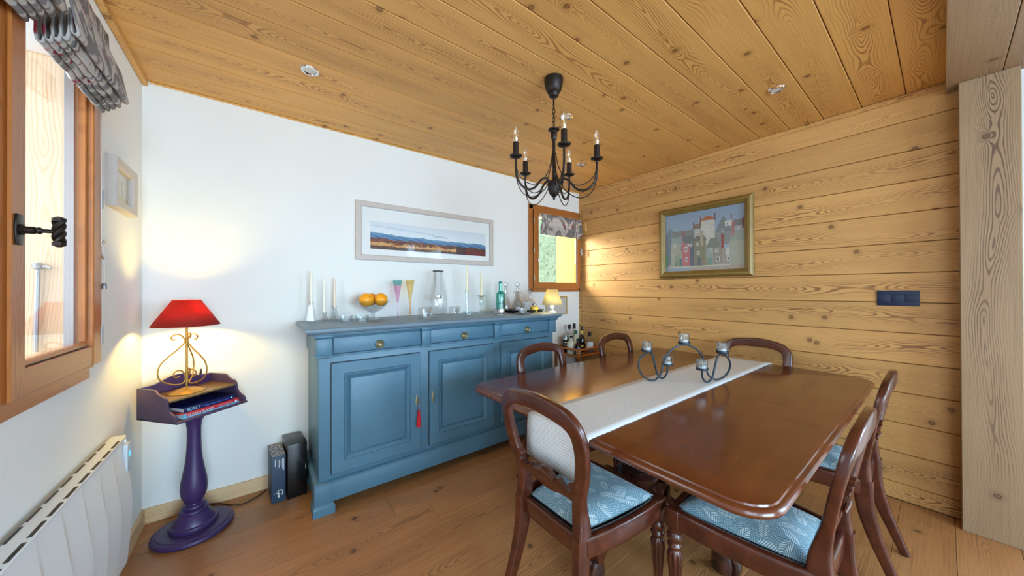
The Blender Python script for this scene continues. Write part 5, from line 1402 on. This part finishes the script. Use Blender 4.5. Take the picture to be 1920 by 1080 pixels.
# black tray with decanters
TRX, TRY = 1.985, 2.44
tr = thing('serving_tray', 'black lacquered serving tray under the decanters on the sideboard', 'tray', (TRX, TRY, SZ), R(-4))
part('tray_base', MB().prism(rrect(0.32, 0.28, 0.05), 0.0, 0.004, lambda p, q, c: (p, q, c)), M['black'], tr)
vs = []; po_ = rrect(0.32, 0.28, 0.05); pi_ = rrect(0.36, 0.32, 0.07); mI = len(po_)
vs = [(p[0], p[1], 0.002) for p in po_] + [(p[0], p[1], 0.024) for p in pi_] + [(p[0] * 0.985, p[1] * 0.985, 0.025) for p in pi_] + [(p[0] * 0.98, p[1] * 0.98, 0.005) for p in po_]
part('tray_rim', MB().add(vs, [(j * mI + i, j * mI + (i + 1) % mI, (j + 1) * mI + (i + 1) % mI, (j + 1) * mI + i) for j in range(3) for i in range(mI)]), M['black'], tr)
TZ2 = SZ + 0.0045
def decanter(label, x, y_, prof, stop, z=TZ2):
    t = thing('decanter', label, 'decanter', (x, y_, z), 0, 'clear glass decanters on the tray')
    part('body', MB().lathe(shell(prof, 0.003), 28, mod=lambda a, zz_, j: 1 + 0.0 * a, cap=False), M['glass'], t)
    if stop: part('stopper', MB().lathe(stop, 20), M['glass_edge'], t)
    return t
decanter('tall slim decanter with a ball stopper beside the green bottle', 1.850, 2.520, [(0.050, 0.0), (0.052, 0.006), (0.050, 0.06), (0.040, 0.10), (0.020, 0.14), (0.013, 0.17), (0.013, 0.205), (0.026, 0.212), (0.026, 0.214)],
         [(0.008, 0.17), (0.011, 0.215), (0.009, 0.222), (0.020, 0.238), (0.024, 0.256), (0.020, 0.274), (0.0, 0.284)])
decanter('squat carafe with a wide flared lip on the black tray', 1.915, 2.420, [(0.050, 0.0), (0.055, 0.008), (0.054, 0.05), (0.040, 0.095), (0.021, 0.125), (0.018, 0.145), (0.036, 0.178), (0.045, 0.186), (0.046, 0.188)], None)
decanter('tall decanter with a faceted ball stopper in front of the window frame', 1.985, 2.510, [(0.046, 0.0), (0.050, 0.006), (0.048, 0.10), (0.034, 0.14), (0.016, 0.165), (0.014, 0.21), (0.020, 0.218)],
         [(0.008, 0.18), (0.012, 0.219), (0.010, 0.226), (0.022, 0.242), (0.026, 0.258), (0.022, 0.274), (0.0, 0.284)])
decanter('round decanter with a large ball stopper beside the cream lamp', 2.078, 2.430, [(0.044, 0.0), (0.052, 0.008), (0.054, 0.05), (0.048, 0.085), (0.030, 0.112), (0.017, 0.122), (0.015, 0.150), (0.020, 0.156)],
         [(0.008, 0.13), (0.012, 0.157), (0.010, 0.163), (0.022, 0.176), (0.027, 0.192), (0.022, 0.208), (0.0, 0.218)])
tm = thing('cut_tumbler', 'cut glass tumbler at the front of the black tray', 'glass', (1.950, 2.330, TZ2))
part('tumbler', MB().lathe(shell([(0.030, 0.0), (0.033, 0.004), (0.038, 0.085), (0.038, 0.088)], 0.004), 24, mod=lambda a, z, j: 1 + 0.04 * math.cos(a * 12), cap=False), M['crystal'], tm, smooth=20)
jr = thing('honey_jar', 'small round amber jar with a grey lid on the black tray', 'jar', (2.035, 2.318, TZ2))
part('jar', MB().lathe([(0.0, 0.0), (0.026, 0.0), (0.034, 0.010), (0.037, 0.028), (0.033, 0.046), (0.018, 0.056), (0.016, 0.062), (0.0, 0.062)], 24, cap=False), plain('amber_liquid', (236, 190, 60), 0.2), jr)
part('lid', MB().lathe([(0.019, 0.060), (0.020, 0.064), (0.018, 0.074), (0.008, 0.078), (0.006, 0.086), (0.0, 0.088)], 16), M['steel'], jr)
# small cream lamp
l2 = thing('small_lamp', 'small lit lamp with a cream conical shade at the right end of the sideboard', 'lamp', (2.135, 2.185, SZ))
part('base', MB().lathe([(0.0, 0.0), (0.036, 0.0), (0.036, 0.008), (0.014, 0.018), (0.010, 0.028), (0.020, 0.045), (0.016, 0.060), (0.008, 0.070), (0.008, 0.10), (0.0, 0.10)], 24, cap=False), M['sillw'], l2)
s2 = part('lamp_shade', MB().lathe([(0.094, 0.072), (0.050, 0.213)], 40, cap=False), M['creamshade'], l2, smooth=60)
md = s2.modifiers.new('thickness', 'SOLIDIFY'); md.thickness = 0.001
p2 = bpy.data.lights.new('small_lamp_light', 'POINT'); p2.energy = 2.2; p2.color = (1.0, 0.86, 0.48); p2.shadow_soft_size = 0.02
p2o = bpy.data.objects.new('small_lamp_light', p2); COL.objects.link(p2o); p2o.parent = l2; p2o.location = (0, 0, 0.135)

# ------------------------------------------------------------------ rattan bottle trolley and its bottles
bx0, bx1, by0, by1 = 2.675, 3.035, 2.345, 2.675
cx_, cy_ = (bx0 + bx1) / 2, (by0 + by1) / 2
tro = thing('drinks_trolley', 'brown rattan-bound wooden trolley holding bottles in the corner', 'trolley', (cx_, cy_, 0))
hw, hd_ = (bx1 - bx0) / 2, (by1 - by0) / 2
for sx_ in (-1, 1):
    for sy_ in (-1, 1):
        lg = part('leg', MB().tube([(sx_ * hw, sy_ * hd_, 0.0), (sx_ * hw, sy_ * hd_, 0.663)], 0.013, 10), M['rattan'], tro)
        part('binding', MB().tube([(sx_ * hw, sy_ * hd_, 0.57), (sx_ * hw, sy_ * hd_, 0.652)], 0.0155, 10), M['rattanw'], lg)
def wrapped(nm, a, b, r=0.011):
    n = 34
    P = [Vector(a).lerp(Vector(b), i / n) for i in range(n + 1)]
    return part(nm, MB().tube(P, [r * (1.0 if i % 2 else 1.14) for i in range(n + 1)], 10), M['rattanw'], tro)
for zr in (0.650, 0.585, 0.20):
    for sy_ in (-1, 1): wrapped('rail', (-hw, sy_ * hd_, zr), (hw, sy_ * hd_, zr))
    for sx_ in (-1, 1): wrapped('rail', (sx_ * hw, -hd_, zr), (sx_ * hw, hd_, zr))
for zr in (0.580, 0.19):
    part('shelf', MB().box(-hw, hw, -hd_, hd_, zr - 0.006, zr + 0.004), M['rattan'], tro)
BZ = 0.5845
grp = 'bottles on the trolley'
tallp = lambda r, h, sh, nk: [(r * 0.85, 0.0), (r, 0.006), (r, sh), (r * 0.85, sh + r * 0.55), (nk * 1.15, sh + r * 1.3), (nk, sh + r * 1.7), (nk, h)]
capp = lambda nk, h, ch_: [(nk * 1.12, h - ch_ * 0.75), (nk * 1.15, h - ch_ * 0.7), (nk * 1.12, h + ch_ * 0.25), (0.0, h + ch_ * 0.27)]
cream_l = plain('cream_label', (226, 222, 200), 0.6, var=0.15, vscale=40); blue_l = plain('pale_blue_label', (206, 216, 228), 0.6); dblue = plain('blue_label_band', (60, 96, 140), 0.6); yel = plain('straw_neck_label', (222, 200, 96), 0.6); grn = plain('green_foil', (30, 96, 62), 0.4); wht = plain('white_label', (236, 236, 232), 0.6)
bottle('tall bottle half full of black liquid at the left of the trolley', 2.745, 2.600, BZ, tallp(0.042, 0.295, 0.19, 0.014), M['glass'], None, None, [(0.0425, 0.155, 0.165, -0.6, 0.5, wht), (0.0425, 0.115, 0.121, -0.3, 0.5, wht), (0.0425, 0.085, 0.090, -0.3, 0.5, wht)], ([(0.037, 0.005), (0.039, 0.01), (0.039, 0.175)], M['black']), grp)
bottle('clear bottle with a round black stopper at the back left of the trolley', 2.835, 2.620, BZ, tallp(0.037, 0.27, 0.165, 0.013), M['glass'], [(0.009, 0.25), (0.014, 0.272), (0.020, 0.280), (0.020, 0.296), (0.012, 0.305), (0.0, 0.306)], M['blackm'], [(0.0375, 0.10, 0.19, -1.0, 1.0, wht)], None, grp)
bottle('tallest bottle on the trolley with a black foil neck', 2.915, 2.615, BZ, tallp(0.037, 0.29, 0.17, 0.0135), M['glass'], capp(0.0135, 0.30, 0.06), M['blackm'], [(0.0375, 0.05, 0.14, -1.0, 1.0, cream_l)], None, grp)
bottle('cream bottle with a green foil top in the middle of the trolley', 2.860, 2.545, BZ, tallp(0.035, 0.235, 0.14, 0.014), plain('cream_glaze', (206, 206, 176), 0.3), capp(0.0145, 0.235, 0.04), grn, (), None, grp)
bottle('dark bottle with a straw yellow neck label on the trolley', 2.945, 2.530, BZ, tallp(0.038, 0.265, 0.135, 0.0145), M['glass_dark'], capp(0.0145, 0.275, 0.05), M['blackm'], [(0.0152, 0.205, 0.245, -1.5, 1.5, yel), (0.0385, 0.06, 0.075, -0.5, 0.5, yel)], ([(0.034, 0.005), (0.035, 0.01), (0.035, 0.13)], M['black']), grp)
bottle('squat white ceramic bottle with a grey pattern at the front of the trolley', 2.735, 2.500, BZ, [(0.042, 0.0), (0.047, 0.006), (0.047, 0.105), (0.043, 0.125), (0.024, 0.145), (0.014, 0.155), (0.014, 0.19)], plain('white_ceramic', (214, 220, 208), 0.3, var=0.12, vscale=30), capp(0.0145, 0.195, 0.018), M['blackm'], (), None, grp)
bottle('small amber spirit bottle with a white and blue label at the trolley front', 2.730, 2.402, BZ, tallp(0.040, 0.165, 0.085, 0.0135), M['glass_brown'], capp(0.014, 0.172, 0.035), M['blackm'], [(0.0406, 0.02, 0.062, -0.55, 0.75, wht), (0.041, 0.035, 0.043, -0.55, 0.75, dblue), (0.0406, 0.066, 0.078, -0.55, 0.75, blue_l)], ([(0.036, 0.005), (0.037, 0.01), (0.037, 0.08)], plain('amber_spirit', (96, 34, 12), 0.2)), grp)
bottle('clear bottle with a pale blue and white label at the right of the trolley', 2.955, 2.425, BZ, tallp(0.040, 0.215, 0.115, 0.0165), M['glass'], capp(0.0165, 0.222, 0.05), M['blackm'], [(0.0406, 0.055, 0.125, -1.1, 1.1, blue_l), (0.041, 0.03, 0.055, -1.1, 1.1, dblue)], None, grp)
bottle('slim clear bottle beside the wall in the trolley corner', 2.985, 2.62, BZ, tallp(0.032, 0.21, 0.12, 0.013), M['glass'], capp(0.0135, 0.215, 0.03), M['blackm'], (), None, grp) if False else None
